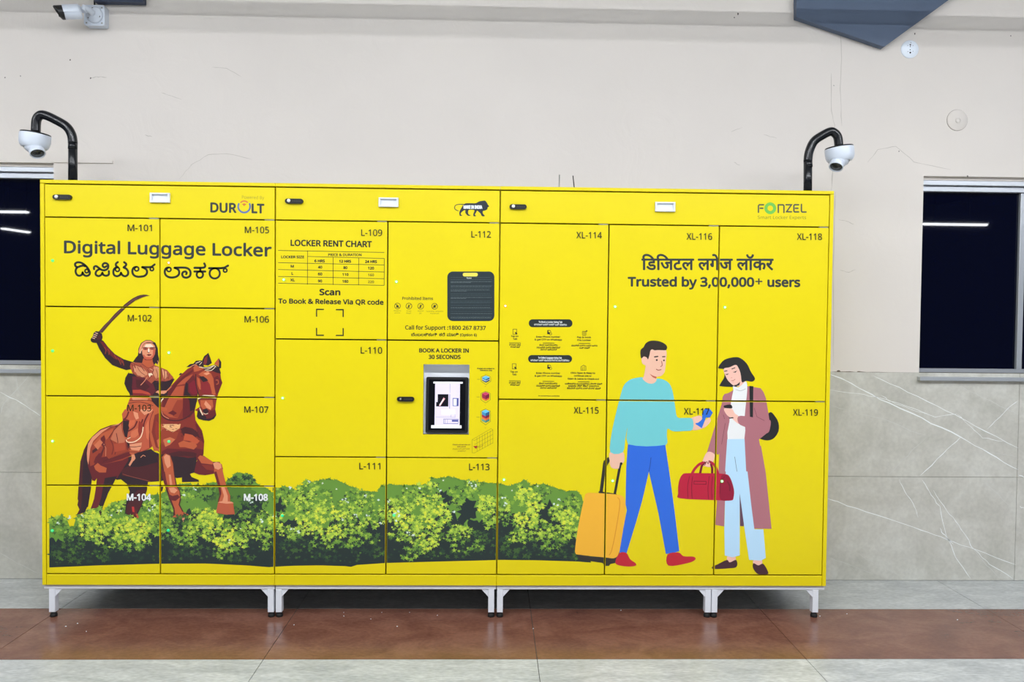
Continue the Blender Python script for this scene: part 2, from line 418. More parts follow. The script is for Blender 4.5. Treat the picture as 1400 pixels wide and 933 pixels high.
for y, f in ((160,0),(186,0),(208,1),(219,.5),(252,0),(262,1),(280,0),(302,1),(314,.4),(344,0),(362,0),(386,1),(397,.4),(426,0),(438,0),(448,0),(474,0),(500,1),(512,0),(542,0),(568,1),(598,0),(612,1),(622,0)):
    x = 792; end = 792+(440+rr.random()*30)*(1 if f in (0, 1) else f)
    while x < end:
        wd = 8+rr.random()*30; c = (118, 130, 130) if f else (78, 92, 95); a.line(c, 3.4, (x, y+rr.random()), (min(x+wd, end), y+.6)); x += wd+4
# --- kiosk lettering and size guide
a = art('kiosk_lettering', 1, 'black lettering and locker size diagrams')
a.frame(530, 460, 5.4875).text('BOOK A LOCKER IN', INK, 238, 607, 120, 122, cap=28, bold=1.9)
a.text('30 SECONDS', INK, 309, 546, 169, 170, cap=28, bold=1.9)
a.frame(640, 495, 7.177)
a.text('Images are subject to', INK, 88, 258, 70, 72, cap=11, bold=1); a.text('reference only', INK, 118, 235, 89, 90, cap=11, bold=1)
def hexbox(cx, cy, w, h, bands):
    q = w*.5
    a.stroke((60, 62, 50), 3, ((cx, cy-h-14-q*.6), (cx+w+10, cy-h-4), (cx+w+10, cy+6), (cx, cy+q+20), (cx-w-10, cy+6), (cx-w-10, cy-h-4)), 0, True)
    z = cy
    for i, (hh, cl, cr2) in enumerate(bands):
        a.poly(cl, ((cx-w, z-hh), (cx, z-hh+q), (cx, z+q), (cx-w, z))); a.poly(cr2, ((cx, z-hh+q), (cx+w, z-hh), (cx+w, z), (cx, z+q)))
        z -= hh
    top = bands[-1][1]; t = tuple(min(255, int(v*1.2+18)) for v in top)
    a.poly(t, ((cx-w, z), (cx, z-q*.9), (cx+w, z), (cx, z+q)))
    a.line((90, 90, 40), 3, (cx-w-52, cy-h*.4), (cx-w-22, cy-h*.4))
BL1, BL2 = (72, 150, 190), (38, 92, 138); RD1, RD2 = (165, 40, 75), (120, 25, 55); OR1, OR2 = (235, 125, 60), (220, 95, 50); GN1, GN2 = (110, 165, 140), (70, 125, 115)
hexbox(175, 186, 37, 34, ((14, (40, 95, 130), (25, 60, 90)), (4, (225, 235, 240), (225, 235, 240)), (16, BL1, BL2)))
hexbox(172, 366, 37, 52, ((16, OR1, OR2), (38, RD1, RD2)))
hexbox(172, 580, 38, 92, ((22, GN1, GN2), (20, OR1, OR2), (22, RD1, RD2), (30, BL1, BL2)))
for t, x, y in (('M', 165, 246), ('L', 165, 428), ('XL', 162, 652)): a.text(t, (150, 60, 30), x, x+(8 if t != 'XL' else 14), y, cap=9)
LN = (120, 110, 30)
for i in range(8): a.line(LN, 2.4, (60+i*26, 755-i*13.5), (62+i*26, 895-i*13.5)) if i else a.line(LN, 2.4, (38, 765), (40, 895))
for x0, y0, x1, y1 in ((38,765,225,655),(62,772,243,672),(62,812,243,712),(62,850,243,752),(62,895,243,795),(38,765,62,772),(225,655,243,672),(40,895,62,895)): a.line(LN, 2.4, (x0, y0), (x1, y1))
a.poly((165, 38, 40), ((48, 828), (92, 824), (80, 855))); a.stroke((120, 50, 30), 3, ((85, 838), (120, 835), (150, 815)))
a.frame(530, 460, 5.4875)
for t, x0, x1, y in (('Check actual size on', 487, 618, 818), ('side panel', 522, 585, 833)): a.text(t, (130, 92, 30), x0, x1, y, cap=9, bold=.6)
for t, x0, x1, y in (('ನಿಜವಾದ ಗಾತ್ರ ಪರಿಶೀಲಿಸಿ', 487, 615, 851), ('ಫಲಕದಲ್ಲಿ', 525, 585, 867)): a.text(t, (130, 92, 30), x0, x1, y, cap=8, font='b', ref='ಬ')
# --- instructions on the tall locker door
a = art('instruction_print', 1, 'small black step by step instructions with icons')
a.frame(680, 420, 6.6625)
for (x0, y0, x1, y1), l1, l2, k in (((286,112,684,184),'To Book a Locker Using Tab','ಟ್ಯಾಬ್ ಬಳಸಿ ಲಾಕರ್ ಬುಕ್ ಮಾಡಲು',0),((280,438,680,507),'To Collect Luggage Using Tab','ಟ್ಯಾಬ್ ಬಳಸಿ ಸಾಮಾನುಗಳನ್ನು ಸಂಗ್ರಹಿಸಲು',1)):
    a.rrect((38, 46, 46), x0, y0, x1, y1, 34); xm = (x0+x1)/2-1
    a.text(l1, (225, 228, 225), xm-107, xm+107, y0+31, y0+33, cap=15, bold=1); a.text(l2, (215, 218, 210), xm-(148 if not k else 175), xm+(148 if not k else 175), y0+55, y0+57, cap=13, bold=.6, font='b', ref='ಬ')
for dy in (0, 316):
    o = -6 if dy else 0
    a.stroke(INK, 4.5, ((142+o,202+dy),(176+o,202+dy),(176+o,248+dy),(142+o,248+dy)), 0, True); a.poly(INK, ((158+o,232+dy),(170+o,228+dy),(184+o,246+dy),(172+o,252+dy)))
    a.stroke(INK, 4.5, ((458,208+dy+4),(480,210+dy+4),(488,226+dy)), 0); a.poly(INK, ((456,208+dy+4),(466,212+dy),(464,228+dy),(482,232+dy),(478,248+dy),(454,246+dy))); a.ring(INK, (484, 242+dy+2), 11, 4)
for o, dy in ((0, 0), (-6, 324)):
    a.text('Tap on', INK, 124+o, 190+o, 273+dy, cap=14, bold=1); a.text('Tab', INK, 142+o, 180+o, 298+dy, cap=14, bold=1)
for dy in (0, 331):
    a.text('Enter Phone number', INK, 354, 571, 278+dy, 279+dy, cap=14, bold=.9); a.text('& get OTP on Whatsapp', INK, 340, 588, 303+dy, 305+dy, cap=14, bold=.9)
a.stroke(INK, 4, ((774,222),(806,222),(806,256),(774,256)), 0, True); a.line(INK, 3, (790,222), (790,256)); a.line(INK, 3, (774,238), (806,238)); a.line(INK, 4, (800,226), (818,214)); a.ring(INK, (813, 219), 6, 3)
a.text('Pay & book', INK, 727, 853, 282, 283, cap=14, bold=.9); a.text('the Locker', INK, 727, 853, 308, 309, cap=14, bold=.9)
a.stroke(INK, 4, ((762,574),(762,545),(784,530),(806,540),(806,574)), 0); a.line(INK, 4, (776,576), (776,548)); a.line(INK, 4, (792,576), (792,540)); a.line(INK, 3, (760,577), (808,577))
a.text('Click Open & Keep to', INK, 668, 890, 607, 609, cap=14, bold=.9); a.text('continue use or', INK, 698, 858, 633, 635, cap=14, bold=.9); a.text('Open & Leave to Check-out', INK, 640, 925, 660, 663, cap=14, bold=.9)
for x0, x1, y in ((107,214,327),(415,520,328),(742,846,332),(106,212,673),(412,517,677),(733,838,681)): a.line(INK, 5, (x0, y), (x1, y+1))
KT = ((108,212,350,'ಟ್ಯಾಬ್ ಮೇಲೆ'),(120,205,370,'ಟ್ಯಾಪ್ ಮಾಡಿ'),(382,548,353,'ಫೋನ್ ಸಂಖ್ಯೆಯನ್ನು'),(356,574,375,'ನಮೂದಿಸಿ ಮತ್ತು ವಾಟ್ಸಾಪ್'),(392,542,395,'ನಲ್ಲಿ ಪಡೆಯಿರಿ'),(674,912,358,'ಪಾವತಿಸಿ ಮತ್ತು ಲಾಕರ್ ಅನ್ನು'),(748,842,379,'ಬುಕ್ ಮಾಡಿ'),
      (106,210,696,'ಟ್ಯಾಬ್ ಮೇಲೆ'),(118,203,716,'ಟ್ಯಾಪ್ ಮಾಡಿ'),(380,546,702,'ಫೋನ್ ಸಂಖ್ಯೆಯನ್ನು'),(354,572,724,'ನಮೂದಿಸಿ ಮತ್ತು ವಾಟ್ಸಾಪ್'),(390,540,744,'ನಲ್ಲಿ ಪಡೆಯಿರಿ'),(616,955,706,'ಬಳಕೆಯನ್ನು ಮುಂದುವರಿಸಲು ಕ್ಲಿಕ್ ಮಾಡಿ'),(646,925,726,'ಅಥವಾ ಚೆಕ್ ಔಟ್ ಮಾಡಲು'),(634,942,748,'ತೆರೆಯಿರಿ ಮತ್ತು ಬಿಡಿ ಕ್ಲಿಕ್ ಮಾಡಿ'))
for x0, x1, y, t in KT: a.text(t, INK, x0, x1, y, y+2, cap=11.5, bold=.5, font='b', ref='ಬ')
a.text('Do not leave items unattended', (60, 58, 30), 374, 564, 813, 815, cap=8, bold=.5)
# --- headline, right
a = art('headline_print', 1, 'dark lettering in Hindi and English, trusted by 3,00,000+ users')
a.frame(820, 240, 4.242).text('िडिजटल लगेज लॉकर', DK, 244, 1006, 547, 548, cap=62, bold=2.6, font='b', ref='ल')
a.text('Trusted by 3,00,000', DK, 165, 893, 642, 644, cap=50, bold=3.2); a.text('+', DK, 903, 942, 640, cap=50, bold=1.2); a.text('users', DK, 975, 1160, 644, 645, cap=49, bold=3.2)

# --- man, woman and luggage, one flat drawing over four doors
a = art('traveller_print', 9, 'flat coloured drawing of two travellers with luggage')
SK, SK2 = (243, 192, 166), (250, 196, 178); TEAL = (116, 204, 208); JB = (46, 108, 220)
a.frame(780, 600, 4.911)
a.poly((48, 44, 40), ((35,770),(110,788),(230,798),(290,803),(328,760),(330,800),(300,835),(268,842),(258,855),(230,855),(215,835),(60,812)))
a.stroke((40, 38, 36), 22, ((230,165),(205,360)), 0); a.stroke((40, 38, 36), 17, ((328,205),(297,372)), 0); a.stroke((40, 38, 36), 14, ((195,360),(305,378)), 0)
a.poly((40, 38, 36), ((222,150),(255,122),(264,150),(244,185),(225,180)))
a.spoly((250, 184, 50), (92,400),(108,368),(150,364),(300,374),(350,388),(368,430),(366,540),(345,680),(322,775),(292,803),(230,798),(60,780),(34,770),(32,730),(52,590))
a.stroke((226, 146, 34), 5, ((316,396),(330,415),(328,470),(300,640),(276,750),(260,782)))
a.frame(780, 600, 4.911)
a.spoly(SK, (268,88),(352,88),(360,150),(345,172),(330,200),(275,195),(262,140))
a.stroke((40, 38, 36), 12, ((338,168),(330,205)), 0); a.disc((40, 38, 36), (340,168), 9)
a.frame(780, 450, 5.489)
a.spoly(SK, (905,675),(935,658),(978,652),(1000,690),(1040,665),(1052,690),(1020,730),(975,752),(908,755))
a.poly((46, 112, 214), ((1008,596),(1045,600),(1068,628),(1046,664),(1016,666),(985,745),(935,712),(978,684),(990,655),(985,640)))
a.spoly(SK2, (925,670),(960,652),(988,668),(975,690),(945,705))
a.poly(TEAL, crom(((540,363),(590,380),(650,372),(700,382),(742,412),(766,470),(785,585),(800,662),(850,668),(914,675),(916,755),(850,766),(770,768),(728,748),(722,800),(716,872),(580,885),(430,862),(428,740),(410,830),(392,926),(300,926),(306,800),(340,640),(375,500),(400,425),(440,385),(480,370)), True, 3))
a.frame(870, 460, 13.333)
a.spoly(SK, (110,770),(135,735),(160,600),(165,535),(112,500),(92,420),(110,380),(150,368),(195,392),(212,415),(240,330),(256,260),(290,240),(330,250),(535,250),(538,450),(525,600),(498,680),(440,728),(372,742),(370,790),(340,840),(275,866),(185,842))
a.spoly((52, 44, 38), (90,402),(72,320),(82,245),(130,200),(170,130),(240,88),(330,80),(430,95),(520,140),(560,190),(550,240),(520,255),(400,252),(330,256),(290,238),(257,262),(238,345),(212,420),(185,385),(135,370))
a.stroke((42, 34, 30), 22, ((332,376),(390,368)), 0); a.stroke((42, 34, 30), 20, ((478,374),(520,372)), 0); a.disc((36, 24, 24), (372,434), 17); a.disc((36, 24, 24), (502,440), 16)
a.stroke((172, 84, 72), 14, ((460,458),(470,530),(442,552))); a.stroke((150, 64, 56), 14, ((364,602),(400,618),(450,608)))
a.poly((190, 92, 72), ((240,684),(300,718),(372,742),(360,774),(300,748)))
a.frame(780, 600, 4.911)
a.poly(JB, ((385,38),(440,48),(510,52),(580,49),(636,42),(652,150),(668,260),(700,500),(730,755),(690,768),(640,774),(590,500),(526,222),(480,420),(440,560),(376,770),(328,765),(355,600),(378,480),(370,440),(374,200)))
a.stroke((24, 60, 140), 4, ((540,128),(534,180),(526,220)))
SH = (198, 34, 52)
a.spoly(SH, (328,770),(375,768),(400,810),(438,838),(432,855),(370,858),(302,838)); a.spoly(SH, (652,778),(725,765),(760,790),(825,793),(838,812),(790,835),(658,853))
# woman
COAT = (180, 114, 122); JN = (190, 226, 250); WHT = (240, 240, 238); HR = (44, 42, 42)
a.frame(910, 610, 4.911)
a.spoly(SK2, (415,740),(465,740),(465,778),(418,776)); a.spoly(SK2, (590,768),(645,768),(640,802),(594,800))
a.spoly((72, 38, 48), (312,812),(345,797),(410,766),(430,782),(474,766),(476,812),(420,822),(322,826)); a.spoly((72, 38, 48), (590,788),(622,802),(655,792),(686,842),(682,862),(622,862),(588,822))
a.poly((100, 66, 84), ((495,290),(500,538),(524,540),(535,400)))
a.poly(COAT, ((330,0),(412,0),(400,300),(392,540),(333,530),(345,380),(360,50)))
a.poly(JN, ((408,0),(530,0),(545,130),(580,400),(596,560),(656,560),(672,752),(640,770),(560,765),(530,560),(497,320),(497,735),(450,748),(397,736),(394,560),(400,300)))
a.poly(COAT, ((528,0),(640,0),(672,180),(711,557),(595,555),(575,400),(545,130)))
a.frame(910, 470, 5.489)
a.spoly((36, 36, 38), (775,520),(820,545),(848,600),(846,660),(810,712),(760,727),(700,712),(655,685),(620,642),(700,660))
a.poly(COAT, ((515,345),(470,372),(440,380),(428,400),(422,450),(310,818),(350,830),(398,832),(412,795),(405,960),(745,960),(700,720),(760,672),(785,620),(772,530),(752,410),(735,365),(712,335),(615,320)))
a.poly(WHT, crom(((505,322),(545,330),(580,300),(605,285),(612,330),(608,400),(592,560),(590,722),(465,722),(478,590),(490,440),(508,350)), True, 2))
a.poly(JN, ((462,718),(592,716),(604,960),(446,960)))
a.stroke((60, 80, 96), 3, ((518,850),(535,960)), 0)
a.poly((36, 36, 38), ((628,318),(658,320),(655,560),(632,552)))
a.spoly(SK2, (437,490),(470,486),(500,492),(520,525),(548,548),(548,602),(500,565),(458,535))
a.spoly((34, 32, 34), (438,466),(488,458),(500,484),(470,486),(442,482)); a.poly((34, 32, 34), ((472,556),(505,552),(512,560),(480,564)))
a.poly(COAT, crom(((545,546),(620,548),(680,560),(740,578),(785,575),(785,625),(765,672),(690,664),(600,628),(548,600)), True, 3))
a.stroke((110, 60, 74), 3, ((665,485),(685,550),(740,578)), 0); a.stroke((110, 60, 74), 3, ((447,600),(420,755)), 0); a.stroke((110, 60, 74), 3, ((432,535),(442,565)), 0)
a.spoly(HR, (395,178),(440,122),(520,102),(565,112),(610,152),(640,212),(670,262),(650,285),(610,280),(600,282),(585,290),(555,312),(520,325),(412,320),(412,300),(440,250),(435,195),(410,188))
a.spoly(SK2, (435,192),(480,178),(525,160),(545,180),(562,225),(572,290),(598,282),(560,318),(530,316),(555,288),(520,316),(490,300),(458,262))
a.poly(HR, ((512,312),(535,308),(560,286),(552,314),(525,320)))
a.poly(WHT, crom(((504,320),(545,328),(580,302),(600,284),(610,300),(608,345),(565,356),(520,348)), True, 3)); a.stroke((160, 162, 164), 3, ((525,345),(562,354),(600,340)))
a.frame(975, 480, 10.37)
a.stroke(HR, 12, ((160,290),(196,282)), 0); a.stroke(HR, 12, ((264,256),(308,240)), 0)
a.stroke(HR, 7, ((175,330),(195,338),(216,324))); a.disc(HR, (198,332), 9); a.stroke(HR, 7, ((285,300),(310,302),(334,282))); a.disc(HR, (312,298), 10)
a.stroke((190, 96, 92), 7, ((256,424),(285,420),(310,402))); a.stroke((225, 140, 130), 6, ((248,385),(262,380),(268,376))); a.stroke((205, 120, 112), 4, ((275,440),(292,436)))
a.frame(910, 610, 4.911)
a.spoly(SK2, (278,42),(328,56),(318,110),(300,140),(272,138),(244,120))
BG, BD = (192, 26, 58), (120, 12, 40)
for pts in (((232,182),(243,135),(262,112)), ((305,125),(312,150),(312,185))): a.stroke(BD, 15, pts)
a.spoly(BG, (112,192),(150,183),(260,183),(395,188),(432,212),(458,290),(456,345),(438,367),(330,364),(100,352),(84,320),(88,245))
a.spoly((152, 16, 52), (372,205),(398,192),(432,214),(456,290),(454,348),(430,366),(368,360),(362,280))
a.stroke(BG, 17, ((168,212),(188,165),(220,128),(250,112))); a.stroke(BG, 17, ((300,108),(330,132),(352,188)))
for p in (((160,205),(148,270),(150,350)), ((182,205),(174,270),(178,352)), ((292,205),(284,280),(288,358)), ((315,205),(308,280),(312,358))): a.stroke(BD, 4, p)
a.stroke(BD, 4, ((190,236),(272,238),(272,258),(190,256)), 0, True); a.stroke(BD, 4, ((395,208),(368,250),(364,320))); a.stroke(BD, 8, ((415,240),(430,270),(430,300)))
a.stroke((120, 30, 50), 4, ((250,112),(262,130),(275,105),(285,120),(292,98),(305,118)))

# --- horse and rider, a bronze toned drawing over seven doors
K, K2, MR, BR, RB, OG, LT, CR = (50,32,38), (78,32,36), (106,34,38), (136,48,38), (156,62,42), (192,92,56), (230,150,112), (248,222,186)
a = art('horse_rider_print', 9, 'bronze toned drawing of a rider with raised sword on a prancing horse')
a.frame(90, 540, 4.911)
a.poly(K2, ((152,312),(122,370),(98,450),(90,560),(84,640),(80,700),(84,712),(78,740),(92,770),(75,806),(100,798),(128,790),(135,760),(150,752),(158,700),(168,640),(176,560),(165,480),(150,400)))
a.poly(K, ((140,360),(120,430),(112,560),(110,700),(98,796),(128,790),(150,740),(165,640),(176,560),(165,480)))
a.poly(K, ((230,470),(420,420),(560,370),(640,400),(720,380),(880,390),(880,440),(850,522),(740,556),(640,580),(552,586),(545,640),(520,720),(498,770),(470,830),(440,850),(398,790),(405,730),(430,650),(410,600),(370,568),(345,572),(320,556),(280,540)))
a.poly(K2, ((380,545),(372,500),(450,470),(560,400),(635,420),(635,575),(560,582),(470,555)))
a.poly(K2, ((412,740),(405,790),(440,835),(500,760),(540,640),(480,640)))
a.poly(MR, ((440,755),(462,755),(500,840),(518,888),(490,892),(470,830),(452,820)))
a.poly((196, 52, 48), ((444,752),(458,752),(462,790),(448,785))); a.poly(OG, ((470,800),(482,800),(512,880),(500,885)))
a.poly(MR, ((152,312),(140,400),(150,480),(172,545),(178,575),(195,580),(210,560),(200,640),(190,700),(168,765),(215,760),(235,812),(246,760),(290,620),(320,555),(345,560),(420,440),(420,185),(300,205),(232,232),(178,280)))
a.poly(K, ((262,560),(345,545),(318,600),(285,660),(262,720),(247,760),(238,810),(215,765),(238,690),(250,620)))
a.poly(RB, ((165,330),(235,248),(330,210),(345,250),(300,300),(270,330),(240,380),(215,420),(190,470),(165,480),(155,400)))
a.poly(OG, ((180,330),(240,262),(320,225),(310,270),(250,320),(240,350),(200,345)))
a.poly(MR, ((235,290),(258,270),(268,300),(252,350),(232,330))); a.poly(K2, ((178,375),(225,340),(215,372),(180,395))); a.poly(MR, ((200,420),(225,390),(245,410),(220,470),(188,455)))
a.poly(LT, ((150,330),(178,285),(235,238),(380,184),(375,196),(300,215),(245,252),(185,310),(165,360),(158,420),(152,470),(144,440),(142,390)))
a.poly(OG, ((190,480),(215,458),(235,475),(275,492),(270,522),(225,522),(200,505)))
a.poly(RB, ((378,178),(440,120),(600,110),(600,330),(560,365),(440,410),(380,440),(240,470),(240,420),(285,290),(330,225)))
a.poly(RB, ((380,185),(335,225),(285,290),(240,425),(290,440),(420,395),(440,330),(400,250)))
a.poly((196,112,80), ((372,195),(325,240),(300,300),(340,320),(385,360),(400,300),(380,250)))
a.poly(MR, ((240,420),(275,415),(290,432),(420,385),(440,370),(440,405),(380,430),(300,455),(230,472))); a.stroke(K2, 4, ((262,318),(240,410)), 0); a.stroke(LT, 3, ((255,330),(270,360),(268,412)), 0)
a.stroke(K2, 4, ((375,185),(330,230),(290,290)), 3)
# chest
a.poly(BR, ((565,165),(600,120),(640,90),(860,150),(882,190),(915,240),(930,310),(925,400),(905,440),(880,400),(720,390),(640,400),(600,360),(572,300)))
a.poly(MR, ((640,385),(680,360),(760,365),(880,360),(925,370),(920,420),(880,440),(800,420),(720,410),(650,400)))
a.poly(RB, ((600,180),(700,140),(780,190),(740,300),(660,340),(620,300))); a.poly(OG, ((755,325),(790,308),(830,320),(865,312),(882,345),(860,368),(800,352),(765,352)))
a.poly((238,176,120), ((640,180),(700,168),(775,180),(765,225),(720,252),(690,238),(650,215))); a.poly(OG, ((590,180),(650,175),(660,230),(620,240)))
a.poly(K2, ((770,230),(800,215),(850,225),(910,270),(915,300),(880,280),(850,300),(820,280),(790,275)))
for i in range(26):
    x = 600+R.random()*170; y = 175+R.random()*75; a.line(MR, 3, (x, y), (x+14, y+4-8*R.random()))
a.poly(OG, ((650,310),(690,290),(710,320),(680,345)))
a.frame(90, 540, 4.911)
a.poly(MR, ((590,200),(620,230),(625,330),(600,350),(575,300),(572,220))); a.poly(OG, ((600,290),(625,330),(628,370),(605,350)))
a.poly((206,112,72), ((655,300),(700,285),(735,300),(700,335),(668,350))); a.poly(BR, ((700,150),(780,160),(850,190),(840,215),(790,200),(740,180)))
a.poly(MR, ((860,160),(885,200),(920,260),(928,330),(905,300),(880,240))); a.poly(K2, ((690,395),(760,378),(850,385),(880,395),(872,420),(800,410),(720,415)))
for i in range(34):
    x = 770+R.random()*140; y = 225+R.random()*60+(x-770)*.15; a.line(K2, 3, (x, y), (x+8+6*R.random(), y+6-12*R.random()))
for i in range(22):
    x = 610+R.random()*150; y = 175+R.random()*70; a.line((250,206,150), 3, (x, y), (x+9, y-4+8*R.random()))
for p in (((250,300),(262,330),(255,360)), ((180,520),(205,540),(215,575)), ((300,300),(320,350),(310,400)), ((340,260),(350,330),(330,400)), ((395,255),(405,320),(415,370))): a.stroke(MR, 5, p)
for i in range(16):
    t = i/16; a.line(K2, 3, (250+t*170, 455-t*68), (256+t*170, 440-t*66))
a.frame(90, 540, 4.911)
a.poly((204,100,62), ((640,95),(700,110),(760,140),(700,165),(640,160))); a.poly((196,86,54), ((800,260),(850,270),(900,310),(880,330),(830,310),(790,305)))
a.poly((212,116,78), ((190,340),(230,300),(250,320),(215,370))); a.poly((176,74,50), ((320,330),(400,320),(400,370),(330,385)))
a.poly((212,122,86), ((395,205),(430,150),(470,140),(440,200),(410,250)))
# neck and head
a.frame(215, 475, 8.884)
a.poly(BR, ((45,933),(45,700),(70,600),(140,500),(230,400),(290,335),(370,262),(440,230),(520,230),(500,400),(495,560),(475,680),(455,780),(470,933)))
a.poly((184,84,54), ((60,760),(110,640),(170,560),(225,480),(330,468),(312,600),(310,740),(250,862),(150,850),(75,800))); a.poly((184,84,54), ((235,465),(290,392),(435,325),(395,380),(340,442)))
a.poly(RB, ((215,690),(245,640),(310,640),(310,740),(250,860),(190,840),(180,760)))
a.poly(MR, ((60,745),(75,620),(160,500),(215,440),(240,470),(180,560),(130,640),(85,740))); a.poly(MR, ((215,440),(300,365),(440,262),(432,300),(310,395),(232,470)))
a.poly(MR, ((312,740),(318,560),(345,430),(395,380),(440,340),(490,400),(495,560),(475,680),(455,780),(400,850),(310,862)))
a.poly(K, ((325,600),(345,430),(375,440),(372,540),(420,595),(490,590),(485,650),(450,760),(400,780),(392,650),(350,580)))
a.poly((128,30,44), ((385,450),(440,400),(480,420),(485,560),(440,580),(395,540)))
a.poly(MR, ((130,800),(190,765),(240,800),(200,830)))
a.stroke(K2, 16, ((50,800),(60,835),(130,880),(260,890),(380,840),(450,760))); a.stroke(LT, 6, ((55,780),(75,830),(140,868)))
a.poly(BR, ((440,320),(500,270),(600,240),(700,230),(765,290),(775,380),(792,432),(742,560),(720,640),(705,755),(718,820),(690,870),(630,896),(560,888),(500,870),(480,840),(495,780),(458,765),(520,720),(495,650),(510,600),(482,500),(470,400)))
a.poly(OG, ((500,330),(560,290),(610,285),(655,320),(682,380),(692,480),(712,570),(690,585),(660,560),(640,470),(600,390),(540,355)))
a.poly(LT, ((560,320),(620,300),(640,320),(600,340))); a.poly(OG, ((484,360),(515,385),(528,450),(540,510),(515,515),(490,450)))
a.poly((140,40,44), ((530,430),(600,395),(640,450),(665,555),(600,575),(545,555),(528,500)))
a.poly(K, ((508,360),(560,352),(600,380),(620,405),(560,425),(535,395)))
a.poly(MR, ((690,370),(735,345),(772,395),(788,430),(742,555),(712,575),(694,480))); a.stroke(OG, 10, ((715,400),(738,400),(742,440),(720,450)))
a.stroke(K, 10, ((470,330),(468,420),(480,500),(512,600)))
a.poly(OG, ((525,645),(672,640),(682,720),(650,765),(600,742),(560,755),(530,715))); a.poly(LT, ((590,650),(655,720),(650,760),(600,735),(570,690)))
a.poly(CR, ((490,625),(515,598),(570,580),(685,585),(722,598),(718,622),(560,608),(500,640))); a.stroke(K, 9, ((498,640),(560,618),(722,632))); a.stroke(K, 6, ((500,600),(560,592),(718,605)))
a.poly(K, ((492,775),(520,755),(560,820),(620,850),(700,805),(718,825),(690,870),(630,896),(560,888),(500,870),(480,840)))
a.poly(MR, ((590,830),(650,772),(702,760),(716,812),(660,862),(600,870))); a.poly(K, ((552,760),(600,742),(630,780),(600,812),(562,795))); a.stroke(CR, 8, ((560,800),(585,812),(615,805)))
a.poly(CR, ((512,728),(530,755),(560,822),(548,828),(518,770)))
a.poly(K, ((352,242),(400,205),(440,200),(470,165),(540,160),(570,235),(450,238),(400,240))); a.stroke(CR, 7, ((470,195),(525,172))); a.stroke(CR, 7, ((515,215),(548,175))); a.stroke(LT, 8, ((400,240),(450,215),(480,215)))
a.poly(OG, ((440,240),(470,215),(520,240),(560,262),(500,290),(450,300)))
a.poly(K, ((545,212),(543,170),(570,110),(622,68),(642,120),(665,192),(620,222))); a.poly((130,48,48), ((562,200),(572,140),(612,95),(605,180),(590,215)))
a.poly(OG, ((692,200),(746,132),(752,180),(742,232))); a.poly(K, ((746,132),(778,180),(776,252),(742,262),(752,190)))
a.poly(K, ((540,235),(600,240),(700,212),(750,240),(776,320),(730,312),(650,282),(590,292),(560,255)))
for p in (((510,238),(560,250),(620,248),(690,222)), ((580,280),(640,258),(690,225),(712,240)), ((600,288),(660,280),(700,245))): a.stroke(CR, 7, p)
a.poly(K, ((262,338),(282,312),(306,318),(285,338)))
# front legs
a.frame(200, 560, 5.831)
a.poly(K, ((215,400),(400,380),(400,500),(360,510),(300,540),(240,548)))
a.poly(K, ((285,545),(335,488),(362,540),(418,562),(422,576),(285,580))); a.poly(K, ((104,620),(122,600),(136,620),(128,650),(104,668)))
a.poly(MR, ((382,505),(400,420),(425,368),(460,370),(530,418),(585,418),(612,470),(605,500),(545,512),(470,525),(420,520)))
a.poly(OG, ((412,385),(430,366),(470,378),(535,420),(528,440),(440,430))); a.poly(BR, ((440,440),(530,445),(545,490),(480,480)))
a.poly(OG, ((540,505),(545,430),(575,418),(605,440),(612,500),(640,615),(670,688),(668,745),(575,742),(588,680),(572,610)))
a.poly(MR, ((540,500),(560,495),(590,600),(600,670),(578,740),(570,742),(585,680),(572,610))); a.poly(LT, ((532,430),(560,418),(595,435),(600,465),(575,482),(545,470))); a.poly(LT, ((600,620),(625,620),(650,690),(650,735),(605,738),(620,690)))
a.poly((190,90,60), ((572,745),(692,742),(706,836),(640,840),(558,825))); a.poly(LT, ((568,742),(600,732),(680,736),(700,748),(640,752))); a.poly(OG, ((655,755),(690,752),(700,830),(670,835)))
a.poly(K2, ((118,378),(150,350),(195,362),(218,420),(228,520),(245,605),(272,655),(278,720),(268,760),(300,820),(215,860),(218,800),(185,720),(158,640),(128,540)))
a.poly(OG, ((126,380),(152,352),(190,366),(212,430),(222,520),(236,605),(266,655),(270,710),(258,760),(290,820),(232,848),(226,790),(200,720),(176,650),(150,540)))
a.poly(LT, ((140,378),(160,358),(188,372),(196,450),(170,470),(150,430))); a.poly(LT, ((180,520),(196,520),(208,600),(190,610))); a.poly(LT, ((182,628),(220,622),(250,645),(225,670),(195,660)))
a.poly(MR, ((168,670),(210,690),(252,680),(270,700),(235,730),(196,725))); a.poly(MR, ((118,470),(150,500),(160,560),(178,640),(155,630),(128,540)))
a.poly(OG, ((208,858),(245,832),(290,815),(335,835),(338,855),(300,846),(240,862))); a.poly(LT, ((262,862),(318,852),(328,885),(295,898),(285,872))); a.poly(K, ((338,842),(330,862),(300,850),(320,845)))
# rider
a.frame(120, 395, 8.89)
a.poly((84,50,48), ((128,530),(195,450),(260,385),(330,305),(400,240),(450,190),(500,150),(550,115),(600,90),(640,76),(680,71),(720,74),(756,84),(710,92),(660,108),(580,142),(500,203),(430,265),(360,335),(300,395),(235,468),(178,535)))
a.stroke((120,78,70), 6, ((150,525),(260,405),(400,262),(500,175),(600,110)))
a.poly(K, ((105,652),(150,618),(190,632),(250,712),(330,795),(440,858),(560,895),(600,960),(470,990),(380,960),(300,930),(210,840),(140,730)))
a.poly(MR, ((150,640),(185,640),(245,715),(320,795),(420,855),(400,880),(320,850),(250,780),(200,720)))
for p in (((205,712),(222,745),(215,790)), ((245,735),(262,760),(258,800)), ((325,810),(350,850)), ((365,840),(385,870),(405,920)), ((425,870),(440,930)), ((400,850),(420,900))): a.stroke(LT if R.random() < .4 else RB, 9, p)
